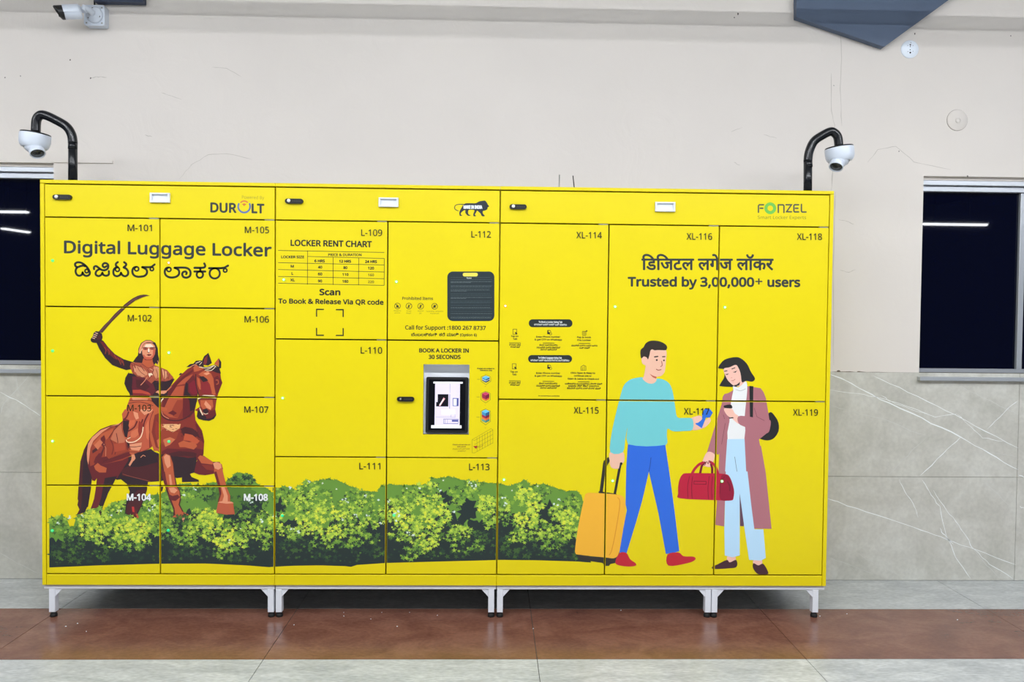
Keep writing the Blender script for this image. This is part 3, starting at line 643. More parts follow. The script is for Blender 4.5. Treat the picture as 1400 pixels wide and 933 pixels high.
a.poly(K, ((36,612),(62,580),(72,540),(100,515),(135,520),(172,545),(182,590),(170,630),(110,658),(62,655),(40,640))); a.poly(K2, ((105,600),(140,560),(165,570),(160,610),(120,625)))
for p in (((92,535),(122,546)), ((78,556),(112,568)), ((68,578),(102,588)), ((58,598),(85,606))): a.stroke((236,190,160), 9, p, 0)
a.frame(160, 455, 9.325)
a.poly(K, ((150,505),(108,575),(94,650),(130,735),(182,805),(230,790),(200,600)))
a.poly(K, ((205,372),(240,320),(268,290),(275,205),(308,132),(368,96),(430,96),(490,130),(520,200),(526,290),(542,352),(520,412),(495,385),(470,420),(330,400),(310,392),(250,386)))
a.poly(OG, ((335,330),(452,330),(456,370),(478,420),(400,470),(335,420),(320,395))); a.poly(BR, ((345,335),(450,335),(440,352),(360,352)))
a.poly(LT, ((318,205),(335,160),(370,135),(450,135),(482,165),(492,210),(485,275),(462,320),(430,340),(380,342),(345,322),(325,275)))
a.poly((206,96,70), ((462,215),(490,215),(485,275),(462,320),(430,342),(378,343),(345,322),(328,285),(345,280),(370,310),(430,312),(455,290)))
a.poly((248,220,194), ((352,178),(370,150),(430,146),(462,170),(466,184),(352,188))); a.poly((176,84,64), ((330,196),(360,188),(396,196),(396,218),(356,224),(334,214))); a.poly((176,84,64), ((416,196),(450,188),(486,194),(482,216),(440,220),(418,212)))
a.stroke(K, 7, ((334,194),(360,187),(392,196))); a.stroke(K, 7, ((420,196),(450,187),(484,194))); a.poly(K, ((344,206),(362,200),(384,208),(364,214))); a.poly(K, ((428,207),(448,200),(470,207),(450,213)))
a.poly((252,240,226), ((396,205),(412,205),(416,245),(400,250))); a.poly(K2, ((388,240),(402,250),(420,248),(410,258),(392,256))); a.poly((104,24,30), ((376,284),(400,274),(434,276),(444,288),(405,298)))
a.poly(LT, ((276,245),(290,190),(318,135),(365,104),(430,102),(470,130),(440,128),(380,124),(335,160),(310,215),(300,262),(285,270))); a.stroke(K, 5, ((318,205),(335,160),(372,128),(445,128)))
a.stroke(CR, 7, ((300,262),(305,240),(322,205))); a.stroke(LT, 8, ((520,360),(528,385),(512,410)))
a.poly(K, ((150,520),(560,560),(735,590),(655,735),(640,820),(560,860),(480,880),(180,860),(140,700)))
a.poly((172,82,58), ((180,385),(240,380),(320,388),(400,455),(475,412),(560,445),(640,478),(692,540),(722,572),(650,625),(560,622),(480,610),(440,650),(350,572),(262,562),(200,520),(165,430)))
a.poly((216,142,104), ((235,420),(330,450),(385,505),(390,535),(330,572),(262,545),(225,480))); a.poly((216,142,104), ((470,430),(545,455),(550,560),(500,590),(460,520)))
a.poly((216,142,104), ((575,470),(640,500),(650,560),(600,600),(585,540))); a.stroke(BR, 8, ((320,400),(400,450),(470,425)))
for p in (((190,400),(212,450),(205,500)), ((215,395),(240,450)), ((300,420),(350,490)), ((390,470),(430,540)), ((470,470),(440,550),(400,600)), ((560,460),(575,520),(565,600)), ((600,480),(610,540),(600,610)), ((640,510),(638,580)), ((665,530),(655,590))): a.stroke(MR, 8, p)
a.poly(CR, ((400,520),(440,515),(462,540),(430,545),(420,570),(405,545)))
a.poly((100,34,44), ((160,560),(250,560),(350,572),(440,650),(560,612),(650,625),(715,578),(732,600),(690,655),(650,735),(560,745),(500,740),(440,812),(200,792),(180,700)))
a.poly(K, ((150,520),(190,520),(200,600),(190,700),(205,790),(180,805),(150,700))); a.poly(K, ((460,640),(600,625),(705,600),(728,605),(655,730),(560,745),(490,730)))
for p in (((205,520),(250,545),(300,556)), ((262,440),(300,500),(360,545)), ((500,470),(520,540),(505,600)), ((230,400),(300,440)), ((540,470),(545,560))): a.stroke((128,52,42), 7, p)
for p in (((212,430),(232,500)), ((500,440),(530,450)), ((620,500),(628,560)), ((585,470),(590,540)), ((420,460),(455,480))): a.stroke((240,184,146), 6, p)
a.poly(K2, ((240,600),(330,600),(420,690),(360,740),(250,700))); a.stroke((222,140,104), 9, ((385,570),(350,620),(305,668)))
a.poly((186,72,54), ((200,732),(300,728),(400,760),(432,785),(420,810),(205,792))); a.poly((130,36,40), ((205,770),(330,775),(425,800),(420,812),(205,800)))
a.poly(OG, ((182,800),(440,812),(500,933),(640,960),(640,1000),(110,1000),(130,930),(155,865))); a.poly(LT, ((190,825),(400,840),(385,868),(200,858)))
a.stroke(MR, 9, ((165,865),(280,862),(400,862),(480,885))); a.stroke(MR, 8, ((150,900),(300,885),(460,930)))
a.poly(K, ((430,820),(470,778),(560,742),(620,755),(640,770),(600,812),(575,880),(530,960),(500,933),(450,880)))
a.poly(LT, ((490,762),(520,738),(545,742),(640,738),(632,762),(600,782),(570,778),(545,800),(525,770))); a.poly((70,90,104), ((450,815),(550,815),(560,835),(470,835)))
a.stroke(CR, 14, ((588,842),(560,880),(545,930))); a.stroke((206,120,80), 14, ((690,690),(640,740)))
# rider's skirt, leg and foot
a.frame(100, 560, 7.775)
a.poly((194,92,62), ((550,0),(520,48),(530,130),(520,185),(545,290),(565,345),(600,365),(735,345),(750,200),(862,0)))
a.poly(LT, ((640,20),(690,40),(700,95),(670,110),(650,70))); a.poly(LT, ((700,0),(850,0),(830,30),(760,60)))
for p in (((540,105),(600,130),(575,200),(560,250)), ((680,130),(650,190),(590,230)), ((740,110),(700,210),(600,300)), ((590,30),(570,80),(540,110)), ((800,50),(760,130),(745,210))): a.stroke(MR, 16, p)
a.poly(K, ((530,115),(590,125),(620,160),(590,215),(575,300),(550,290),(530,210)))
a.stroke(CR, 8, ((580,312),(625,290),(660,262))); a.stroke(CR, 10, ((566,325),(582,348),(650,345),(715,300),(738,240),(745,190)))
a.poly(OG, ((840,50),(868,0),(930,0),(930,440),(860,440),(825,330),(800,180))); a.poly(BR, ((868,60),(930,30),(930,430),(880,400),(835,240)))
a.poly((196,90,62), ((750,200),(790,90),(850,30),(825,110),(812,240),(812,410),(720,450),(715,400),(738,330))); a.stroke(MR, 6, ((855,20),(820,110),(812,240),(815,400)))
a.poly((212,104,68), ((600,120),(660,110),(650,160),(600,200),(590,170))); a.poly((214,112,76), ((620,235),(690,200),(715,250),(660,300),(610,300)))
a.poly((150,52,40), ((700,120),(745,150),(735,240),(705,290),(690,230))); a.poly((214,112,76), ((770,180),(800,110),(812,240),(800,330),(780,300)))
a.poly((150,52,40), ((880,120),(915,150),(925,260),(895,330),(870,240))); a.poly((206,104,70), ((890,330),(925,300),(930,400),(905,400)))
a.poly(K, ((575,345),(610,372),(590,420),(580,400)))
a.poly(LT, ((600,372),(732,350),(725,400),(705,440),(620,430),(605,400))); a.poly(OG, ((600,430),(705,440),(680,470),(690,500),(625,490),(600,465))); a.stroke(MR, 7, ((580,395),(650,400),(720,390))); a.stroke(MR, 7, ((600,450),(690,455)))
a.poly(LT, ((625,480),(690,480),(680,520),(640,550),(605,605),(590,590),(620,535))); a.poly(K, ((650,470),(760,440),(830,420),(890,470),(900,560),(760,600),(700,612),(600,610),(640,560),(665,520)))
a.stroke(LT, 6, ((720,510),(745,488),(768,498)))
a.stroke((150,74,60), 6, ((530,688),(620,715),(740,745),(820,765)))

# --- shrubs along the bottom
def leaf(a, x, y, r, rgb):
    n = R.choice((4, 5, 5, 6)); a0 = R.random()*6.28; P = [(x, y)]
    for j in range(2*n):
        rad = r*(R.uniform(.8, 1.4) if j % 2 == 0 else R.uniform(.32, .55)); an = a0+math.pi*j/n
        P.append((x+rad*math.cos(an), y+rad*math.sin(an)*.85))
    k = 2*n; a.tris(P, [(0, 1+j, 1+(j+1) % k) for j in range(k)], rgb, False)
def interp(T, x):
    for p, q in zip(T, T[1:]):
        if p[0] <= x <= q[0]: return p[1]+(q[1]-p[1])*(x-p[0])/max(q[0]-p[0], 1e-6)
    return T[0][1] if x < T[0][0] else T[-1][1]
cv = lambda ox, oy, s, pts: [(ox+x/s, oy+y/s) for x, y in pts]
TOPL = cv(55, 640, 4.24, ((52,312),(75,285),(120,272),(160,290),(168,335),(196,335),(205,285),(250,262),(300,228),(345,226),(372,262),(395,225),(430,195),(500,188),(560,190),(600,160),(640,152),(690,150),(720,135),(745,112),(780,100),(815,90),(870,85),(885,104),(950,104),(960,90),(1000,76),(1060,86),(1105,60),(1130,24),(1190,26),(1225,40),(1245,70),(1270,100),(1310,112),(1352,145)))
TOPM = cv(370, 610, 3.733, ((18,215),(60,208),(100,207),(125,222),(160,197),(182,168),(215,180),(250,170),(300,162),(350,176),(420,206),(470,226),(545,230),(562,198),(610,190),(650,197),(740,195),(800,200),(822,155),(850,163),(905,150),(960,166),(1040,180),(1100,182),(1150,190)))
TOPR = cv(680, 610, 3.733, ((0,185),(60,202),(120,178),(140,166),(170,200),(200,196),(260,196),(310,216),(360,226),(400,226),(432,250),(445,330),(470,560)))
TOP = TOPL+TOPM+TOPR
BOT = cv(55, 640, 4.24, ((52,578),(200,572),(330,566),(690,556),(960,555),(1200,566),(1350,578)))+cv(370, 610, 3.733, ((22,617),(120,612),(250,610),(380,614),(415,618),(424,609),(585,598),(800,592),(1148,583)))+cv(680, 610, 3.733, ((3,582),(200,584),(400,590),(540,600)))
X0S, X1S = 67.4, 808
DG1, DG2, DG3, MG, MG2, LG1, LG2, YG, YY, WW = (34,48,46), (42,68,48), (66,98,48), (106,150,56), (84,124,48), (132,172,58), (164,198,66), (196,220,72), (226,232,66), (226,242,230)
b = art('shrub_print', 1, 'green leafy shrub drawing')
P = [(X0S, interp(BOT, X0S))]; x = X0S
while x < X1S: P.append((x, interp(TOP, x)+1.5+R.uniform(-1.2, 1.2))); x += 2.2
P.append((X1S, interp(BOT, X1S))); 
x = X1S
while x > X0S: x -= 8; P.append((max(x, X0S), interp(BOT, max(x, X0S))))
b.poly(MG, P)
# dark lower mass with a ragged top
P = [(X0S, interp(BOT, X0S))]; x = X0S
while x < X1S: 
    P.append((x, interp(TOP, x)+(interp(BOT, x)-interp(TOP, x))*(.42+.12*math.sin(x*.09)+.1*math.sin(x*.031+1)+R.uniform(-.05, .05)))); x += 3
P.append((X1S, interp(BOT, X1S))); x = X1S
while x > X0S: x -= 8; P.append((max(x, X0S), interp(BOT, max(x, X0S))))
b.poly(DG1, P)
for (x, y, rx, ry) in ((300,690,22,26),(330,680,20,24),(345,700,24,24),(160,725,18,16),(250,720,20,18),(412,680,10,12),(605,682,14,12),(640,700,16,18),(650,725,18,14),(225,735,14,20),(690,725,14,22),(735,700,16,16),(385,695,10,14),(785,745,16,20),(770,700,9,8)):
    c = MG2 if x in (300, 330) else DG1
    ks = [R.uniform(.5, 1.2) for t in range(22)]; b.poly(c, [(x+rx*math.cos(t*.2856)*ks[t], y+ry*math.sin(t*.2856)*ks[t]) for t in range(22)])
b.layer += 1
edge = lambda x: interp(TOP, x)
for x in range(int(X0S)+1, int(X1S), 3): leaf(b, x+R.uniform(-1, 1), edge(x)+2.2, R.uniform(1.8, 3.6), MG)
# (cx, cy, rx, ry, leaves, brightness)
CL = [(90,718,22,14,60,1),(72,708,6,8,16,2),(103,700,8,6,14,1),(132,712,22,16,110,3),(128,728,16,10,50,3),(148,735,20,12,60,2),(100,738,18,14,50,0),(85,755,16,10,26,0),(118,762,26,8,22,0),
      (158,693,14,9,40,2),(185,688,16,8,40,1),(182,722,24,14,120,3),(178,742,26,10,60,1),(190,735,12,8,30,3),(150,760,20,7,16,0),(205,705,10,16,50,2),(212,690,10,12,36,2),(214,720,6,14,26,2),
      (232,700,12,14,40,1),(240,676,14,10,40,1),(262,672,14,9,34,1),(285,672,14,10,30,0),(310,660,16,8,24,0),(335,656,16,8,24,0),(232,725,12,14,40,1),(255,735,16,12,50,1),(270,715,14,16,60,2),(284,706,12,10,50,3),
      (300,728,22,12,90,3),(316,742,20,10,60,3),(338,728,20,12,70,2),(362,716,12,16,60,2),(362,740,10,10,30,1),(340,705,12,6,24,1),(350,690,16,8,24,0),(322,690,14,10,24,0),(260,752,24,8,30,0),(330,762,20,7,20,0),(300,755,10,8,24,1),
      (388,676,14,12,50,1),(405,692,16,14,80,2),(422,668,14,14,56,2),(436,684,16,14,70,2),(450,702,20,10,80,3),(424,712,18,10,70,3),(400,728,16,8,50,2),(446,728,22,9,70,3),(474,700,18,14,70,2),(476,722,22,10,70,2),(500,686,12,10,44,2),(512,706,14,14,60,2),
      (458,742,34,8,50,1),(500,738,20,8,34,1),(404,745,20,8,26,0),(378,712,8,14,34,3),(510,755,16,6,14,0),(440,758,30,8,24,0),(486,676,18,8,40,1),
      (536,696,10,14,50,2),(548,706,16,12,80,3),(556,684,16,12,60,2),(578,672,12,12,56,2),(590,690,18,12,90,3),(598,706,16,10,80,3),(572,716,20,12,90,3),(552,728,18,10,60,2),(582,740,18,10,60,3),(564,756,20,8,40,1),(612,728,20,10,60,2),(634,728,16,8,50,2),(592,665,6,6,16,3),(625,680,10,12,40,1),(646,668,10,12,40,2),(666,690,12,12,60,3),(668,710,10,12,40,2),(640,748,20,8,30,1),(610,760,24,6,22,0),(660,740,14,10,26,0),
      (690,690,10,12,44,2),(688,706,8,12,30,1),(716,676,12,12,60,3),(728,690,14,14,90,3),(720,712,16,12,90,3),(738,722,14,10,60,2),(710,734,18,8,44,2),(740,672,12,8,30,1),(762,702,10,10,40,2),(776,706,12,10,70,3),(782,688,10,10,40,1),(768,728,16,10,60,2),(790,722,10,12,40,2),(752,742,20,8,36,1),(720,756,24,7,24,0),(780,756,18,8,24,0),(694,745,10,10,20,0)]
f = art('leaf_print', 17, 'bright leaves in front of the horse')
def cluster(A, c):
    cx, cy, rx, ry, n, br = c
    for i in range(int(n*.95)):
        r_, t = math.sqrt(R.random()), R.random()*6.28; x = cx+rx*1.15*r_*math.cos(t); y = cy+ry*1.15*r_*math.sin(t)
        if x < X0S+1 or x > X1S or y < edge(x)-1 or y > interp(BOT, x)-4: continue
        g = i/(n*.95)
        pal = {0: ((DG2, 1), (DG3, 2), (DG3, 2), (MG2, 3)), 1: ((DG3, 2), (MG, 3), (LG1, 4), (LG2, 5)), 2: ((MG2, 3), (LG1, 4), (LG2, 5), (YG, 6)), 3: ((MG, 3), (LG2, 5), (YG, 6), (YY, 7))}[br]
        col, ly = pal[min(3, int(g*4*R.uniform(.75, 1.15)))]
        LEAVES.append((A, ly, x, y, R.uniform(2.3, 5.4)*(1.1-.5*g), col))
LEAVES = []
for c in CL: cluster(b, c)
for i in range(420):                                # faint dark leaves low down, dark gaps among the leaves
    x = R.uniform(X0S+2, X1S-2); t = R.random(); y = edge(x)+(interp(BOT, x)-edge(x))*(.62+.34*t)
    LEAVES.append((b, 1, x, y, R.uniform(1.4, 3.4), DG2 if R.random() < .7 else DG3))
for i in range(620):
    c = R.choice(CL); x = c[0]+R.uniform(-1.2, 1.2)*c[2]; y = c[1]+R.uniform(-1.1, 1.1)*c[3]
    if X0S+1 < x < X1S and edge(x)+5 < y < interp(BOT, x)-4: LEAVES.append((b, R.choice((4, 5, 6, 7)), x, y, R.uniform(1.0, 2.6), R.choice((DG1, DG1, DG2))))
for c in [(93,708),(79,716),(115,705),(150,705),(163,699),(178,712),(182,704),(206,697),(211,692),(265,668),(252,676),(312,740),(330,722),(358,712),(345,688),(338,684),(377,705),(400,722),(410,727),(396,668),(424,660),(470,683),(475,686),(500,678),(516,685),(486,705),(502,706),(470,710),(522,715),(540,702),(546,705),(543,712),(531,685),(560,730),(566,733),(643,660),(648,664),(688,682),(692,690),(575,668),(760,690),(765,684),(545,700),(620,700),(600,670)]:
    for k in range(3): LEAVES.append((b, 8, c[0]+R.uniform(-3, 3), c[1]+R.uniform(-2, 2), R.uniform(1, 2.3), WW))
for x0, y0 in ((441,661),(460,669),(606,657),(556,668),(648,668),(700,671),(735,665)): LEAVES.append((b, 8, x0, y0, 1.6, (232, 240, 214)))
LEAVES.sort(key=lambda q: q[1]); cur = 0
L0 = b.layer+1
for i, (A, ly, x, y, r, c) in enumerate(LEAVES):
    b.layer = L0+ly*24+i % 24; leaf(b, x, y, r, c)
# clusters that stand in front of the horse's hind legs and tail
LEAVES = []
for c in ((127,707,9,6,34,3),(146,698,9,7,34,2),(137,716,18,10,70,3),(178,712,10,6,40,3),(190,722,14,10,60,3),(172,728,12,8,40,3),(222,712,8,8,30,1),(248,712,9,7,26,0),(262,722,12,8,34,2),(285,712,18,7,50,3),(318,716,16,5,30,1)): cluster(f, c)
LEAVES.sort(key=lambda q: q[1]); cur = 0
for i, (A, ly, x, y, r, c) in enumerate(LEAVES):
    f.layer = 1+ly*24+i % 24; leaf(f, x, y, r, c)
# ================================================================== the setting
XW0, XW1 = -11.0, 11.0; YB = -10.0; ZC = 4.4
fl = MB(); fl.box((XW0, YB, -.12), (XW1, YW+.012, -.004), M_GROUT)
floor = fl.build('floor', kind='structure')
rows = []
y = YW-.002; rows.append((YR1+.0015, YW-.001, M_GREY)); rows.append((YR0+.0015, YR1-.0015, M_RED))
yy = YR0
for i in range(4): rows.append((yy-.617+.0015, yy-.0015, M_GREY)); yy -= .617
for y0, y1, mt in rows:
    for k in range(-5, 6):
        x0, x1 = FX+1.2*k+.0015, FX+1.2*(k+1)-.0015
        MB().box((x0, y0, -.01), (x1, y1, 0), mt).build('floor_tile', floor, origin=(x0, y0, 0))
MB().box((XW0, YB, -.008), (XW1, yy-.0015, 0), M_GREY).build('plain_floor', floor, kind='stuff')
# grit and scuffs on the red strip
g = MB()
for px, py, s in ((90,857,2.2),(106,853,1.8),(118,864,1.2),(402,855,1.6),(470,843,1.5),(507,847,1.2),(543,857,2),(598,842,1.5),(849,835,1.8),(729,860,1.8),(1121,843,2),(1309,848,1.8),(1158,840,1.4),(470,838,1.2),(560,838,1),(522,838,1)):
    q = ground(px, py); r_ = s*.0016
    g.add([(q.x+r_*1.3*math.cos(t), q.y+r_*math.sin(t), 0.0004) for t in (0, 1, 2, 3, 4, 5)]+[(q.x, q.y, .003)], [(i, (i+1) % 6, 6) for i in range(6)], M_WHITE)
g.build('floor_grit', floor, kind='stuff')

# back wall: cream paint above, marble tile below, two window openings
TT = 2*TZ                                       # top of the tiled part
W2x0 = at(1262, 300, YW).x; W2x1 = 5.0; WZ1 = at(1262, 245, YW).z; WZ0 = at(1258, 508, YW).z
W1x1 = at(73, 300, YW).x; W1x0 = -4.9; WZ1L = at(40, 217.5, YW).z
wz1 = (WZ1+WZ1L)/2
YP = YW+.004; YG = YW+.085
wall = MB()
def wb(x0, z0, x1, z1): wall.box((x0, YP, z0), (x1, YP+.2, z1), M_PAINT)
wb(XW0, wz1, XW1, ZC); wb(XW0, TT, W1x0, wz1); wb(W1x1, TT, W2x0, wz1); wb(W2x1, TT, XW1, wz1); wall.box((XW0, YP+.006, 0), (XW1, YP+.2, TT), M_GROUT)
wall_back = wall.build('wall_back', kind='structure')
TX = at(1392, 600, YW).x
for r_ in range(2):
    for k in range(-8, 4):
        x0, x1 = TX+1.2*k+.001, TX+1.2*(k+1)-.001
        x0 = max(x0, XW0); x1 = min(x1, XW1)
        if x1-x0 < .05: continue
        MB().box((x0, YW, r_*TZ+.001), (x1, YP+.005, (r_+1)*TZ-.001), M_MARBLE, .0008).build('wall_tile', wall_back, origin=(x0, YW, r_*TZ))
# marble veins, thin inlaid lines in the tile face
def ribbon(name, pts, wd, mt, Y, parent, jit=0, sub=4):
    P = []
    for a_, b_ in zip(pts, pts[1:]):
        for j in range(sub):
            t = j/sub; P.append(Vector((a_[0]+(b_[0]-a_[0])*t, a_[1]+(b_[1]-a_[1])*t))+Vector((R.uniform(-jit, jit), R.uniform(-jit, jit))))
    P.append(Vector(pts[-1])); mb = MB(); V = []
    for i, p in enumerate(P):
        q = at(p.x, p.y, Y); d = P[min(i+1, len(P)-1)]-P[max(i-1, 0)]; d.normalize(); h = wd/2*R.uniform(.5, 1.25)*(.35 if i in (0, len(P)-1) else 1)/F_PX*Y
        V += [(q.x+d.y*h, Y, q.z+d.x*h), (q.x-d.y*h, Y, q.z-d.x*h)]
    mb.add(V, [(2*i, 2*i+2, 2*i+3, 2*i+1) for i in range(len(P)-1)], mt)
    return mb.build(name, parent)
fr = lambda ox, oy, s, pts: [(ox+x/s, oy+y/s) for x, y in pts]
VN = (((75,65),(130,92),(210,135),(330,190),(440,243),(520,290),(602,335)), 2.2, 0), (((195,70),(290,115),(400,168),(480,210),(602,274)), 1.6, 0), (((72,110),(150,122),(215,132),(300,165),(370,185),(430,178)), 1.0, 0), (((215,125),(240,140),(290,155),(350,178)), .9, 0), \
     (((75,155),(160,178),(220,190),(300,225),(345,240)), .7, 1), (((440,243),(390,290),(325,352)), 1.5, 0), (((602,140),(560,175),(515,220)), 1.1, 0), (((345,240),(290,295),(235,350)), .7, 1), (((430,95),(500,130),(602,180)), .8, 1), (((430,178),(470,215),(500,245),(560,255)), 1.0, 0), (((470,255),(520,285),(602,300)), .7, 1), \
     (((66,417),(120,435),(230,470),(330,505),(400,532),(480,560),(596,603)), 1.7, 0), (((332,362),(350,395),(380,440),(400,520),(425,580),(468,642)), 1.3, 0), (((362,392),(400,450),(435,490),(460,530),(470,552),(500,580),(520,600),(586,642)), 1.4, 0), (((265,362),(290,405),(310,440),(320,470)), 1.1, 0), (((470,552),(500,590),(550,642)), .9, 1), \
     (((150,572),(200,600),(260,630),(280,642)), .7, 1), (((66,580),(120,600),(200,630)), .6, 1), (((500,365),(540,400),(580,440)), .7, 1), (((604,350),(618,356)), 1.6, 0), (((604,438),(618,444)), 1.6, 0), (((380,500),(395,520),(420,545)), 1.8, 0)
for pts, wd, ft in VN: ribbon('marble_vein', fr(1100, 480, 2.06, pts), wd*.62, M_VEINF if ft else M_VEIN, YW-.0004, wall_back, .9)
for pts, wd, ft in ((((0,98),(60,128),(116,166)), 1.2, 0), (((108,22),(75,60),(40,100),(10,130),(0,165)), 1, 1), (((45,40),(50,90),(90,150)), .7, 1), (((0,560),(50,590),(110,620)), .6, 1), (((70,360),(110,395)), .6, 1)):
    ribbon('marble_vein', fr(0, 490, 2.106, pts), wd*.8, M_VEINF if ft else M_VEIN, YW-.0004, wall_back, .5)
# plaster cracks
for pts, wd in ((((1149,45),(1151,80),(1149,120),(1151,172)), .8), (((1137,100),(1136,145),(1141,172),(1139,180)), .8), (((1139,232),(1136,262)), 1), (((1186,222),(1200,205),(1225,200),(1250,222),(1300,232)), .7), (((245,245),(262,225),(285,212),(310,210),(345,218)), .6), (((198,185),(208,187)), .9),
               (((290,92),(310,94),(330,105)), .6), (((124,107),(135,105),(146,106)), .9), (((1000,180),(1015,174)), .7), (((1044,184),(1062,189)), .7), (((1003,222),(1012,226)), .7), (((220,127),(235,131),(248,136)), .6), (((1142,262),(1140,330),(1139,400),(1140,500)), .8), (((1147,300),(1158,303),(1168,307)), .7), (((1148,370),(1160,372),(1170,369)), .7)):
    ribbon('plaster_crack', pts, wd, M_CRACK, YP-.0006, wall_back, .6)
M_STAIN = mat('grimy_edge', (110, 98, 84), .9)
ribbon('grimy_joint', ((1138,508.5),(1170,509),(1200,509.5),(1256,510.5)), 1.3, M_STAIN, YP-.001, wall_back, .3)
for px, py in ((1144,507.5),(1172,508.5)): ribbon('grimy_joint', ((px, py), (px+5, py+.5)), 2.4, M_STAIN, YP-.0014, wall_back, .1)
# plaster ridge by the left window
a0 = at(74, 219.5, YP); a1 = at(155, 221.5, YP)
MB().box((a0.x, YP-.008, a0.z-.012), (a1.x, YP, a0.z+.004), M_PAINT).build('plaster_ridge', wall_back)
# gouges in the plaster
M_DARKCHIP = mat('plaster_chip', (84, 78, 72), .9)
gz = MB()
for px, py, s in ((1009,19,1.4),(1004,24,1.2),(1251,46,1.3),(124,107,1.2),(28,104,1),(7,106,1),(96,82,1.2),(1382,49,1.1),(1229,207,1),(1323,241,1.6),(1140,117,.8)):
    q = at(px, py, YP-.0012); h = s*.0042
    gz.add([(q.x+h*R.uniform(.4, 1)*math.cos(t), q.y, q.z+h*R.uniform(.6, 1.4)*math.sin(t)) for t in range(6)], [tuple(range(6))], M_DARKCHIP)
gz.build('plaster_chip', wall_back, kind='stuff')

def window(n, x0, x1, z1, mull):
    root = empty('window_%d' % n, ((x0+x1)/2, YG, WZ0), kind='structure')
    # painted reveals behind the opening are the wall's own thickness; sliding track, head and sill
    f = MB()
    f.box((x0, YG-.050, z1-.046), (x1, YG+.04, z1-.018), M_ALU, .002); f.box((x0, YG-.020, z1-.052), (x1, YG+.04, z1-.046), M_ALU)
    f.box((x0, YG-.034, z1-.080), (x1, YG+.03, z1-.052), M_ALU, .002); f.box((x0, YG-.055, z1-.018), (x1, YG+.04, z1), M_PAINT)
    f.build('window_head', root)
    s = MB(); s.box((x0-.012, YW-.03, WZ0-.052), (x1+.012, YG-.004, WZ0-.030), M_ALU, .002); s.box((x0, YW+.02, WZ0-.030), (x1, YG+.04, WZ0-.012), M_ALU); s.box((x0, YG-.022, WZ0-.012), (x1, YG+.03, WZ0+.014), M_ALU)
    s.build('window_sill', root)
    for mx in mull: MB().box((mx, YG-.02, WZ0+.014), (mx+.032, YG+.02, z1-.08), M_ALU, .002).build('mullion', root)
    ed = [x0]+[v for mx in mull for v in (mx, mx+.032)]+[x1]
    for i in range(0, len(ed), 2):
        MB().box((ed[i], YG, WZ0+.01), (ed[i+1], YG+.006, z1-.07), M_GLASS).build('window_pane', root)
    return root
mu = at(1389.5, 400, YG).x
window(1, W2x0, W2x1, wz1, [mu, mu+1.15]); window(2, W1x0, W1x1, wz1, [W1x1-1.25])
cl = MB(); cl.box((XW0, YB, ZC), (XW1, YP+.2, ZC+.1), M_CEIL); cl.build('ceiling', kind='structure')

# ------------------------------------------------------------------ lights of the concourse
def batten_light(x, y, z, power, rot=0, label=None, grp=None, ln=1.2):
    root = empty('batten_light', (x, y, z+.05), label, 'lamp', grp); root.rotation_euler.z = rot
    hb = MB(); hb.box((x-ln/2, y-.062, z+.02), (x+ln/2, y+.062, z+.06), M_WTRIM)
    hb.build('housing', root)
    for sx in (-.3, .3): MB().tube([(x+sx, y, z+.05), (x+sx, y, ZC)], .004, M_STEEL, 6).build('hanger', root)
    e = mat('diffuser_glow_%d' % int(power), (240, 244, 250), .5, emit=power)
    d_ = MB(); N = 10; V = [(sx*(ln/2-.01)+x, y+.06*math.cos(math.pi*k/N), z+.02-.028*math.sin(math.pi*k/N)) for sx in (-1, 1) for k in range(N+1)]
    d_.add(V, [(k, k+1, N+2+k, N+1+k) for k in range(N)]+[tuple(range(N+1)), tuple(range(N+1, 2*N+2))[::-1]], e)
    d_.build('diffuser', root)
    return root
ORD = ['leftmost', 'second from left', 'third from left', 'fourth from left', 'fifth from left', 'sixth from left', 'seventh from left']
for i in range(7): batten_light(-5.4+1.8*i, 1.0, 3.6, LIGHT_A, 0, ORD[i]+' batten light in the row hanging ahead of the lockers', 'batten lights in the near row')
for i in range(6): batten_light(-4.5+1.8*i, 2.35, 3.6, LIGHT_B, 0, ORD[i]+' batten light in the row hanging close to the lockers', 'batten lights in the row by the wall')
for i in range(7): batten_light(-8.35+2.708*i, -4.3, 3.2, LIGHT_C, 0, ORD[i]+' batten light in the row behind the viewpoint', 'batten lights in the far row')
batten_light(-9.7, -7.3, 3.2, LIGHT_C, math.radians(-80), 'slanting batten light hanging far back on the left', None, .7)
be = MB()                                          # slotted strip added out of view to cast shadow bands on the wall
be.box((-8, 3.775, 3.282), (8, 3.779, 3.2835), M_STEEL); be.box((-8, 3.775, 3.3425), (8, 3.779, 3.344), M_STEEL)
x = -8
while x < 8: be.box((x, 3.776, 3.2835), (x+.019, 3.778, 3.3425), M_STEEL); x += .028
for x in (-7.5, -5, -2.5, 0, 2.5, 5, 7.5): be.box((x, 3.774, 3.3425), (x+.006, 3.780, ZC), M_STEEL)
be.build('trim_1', kind='structure')

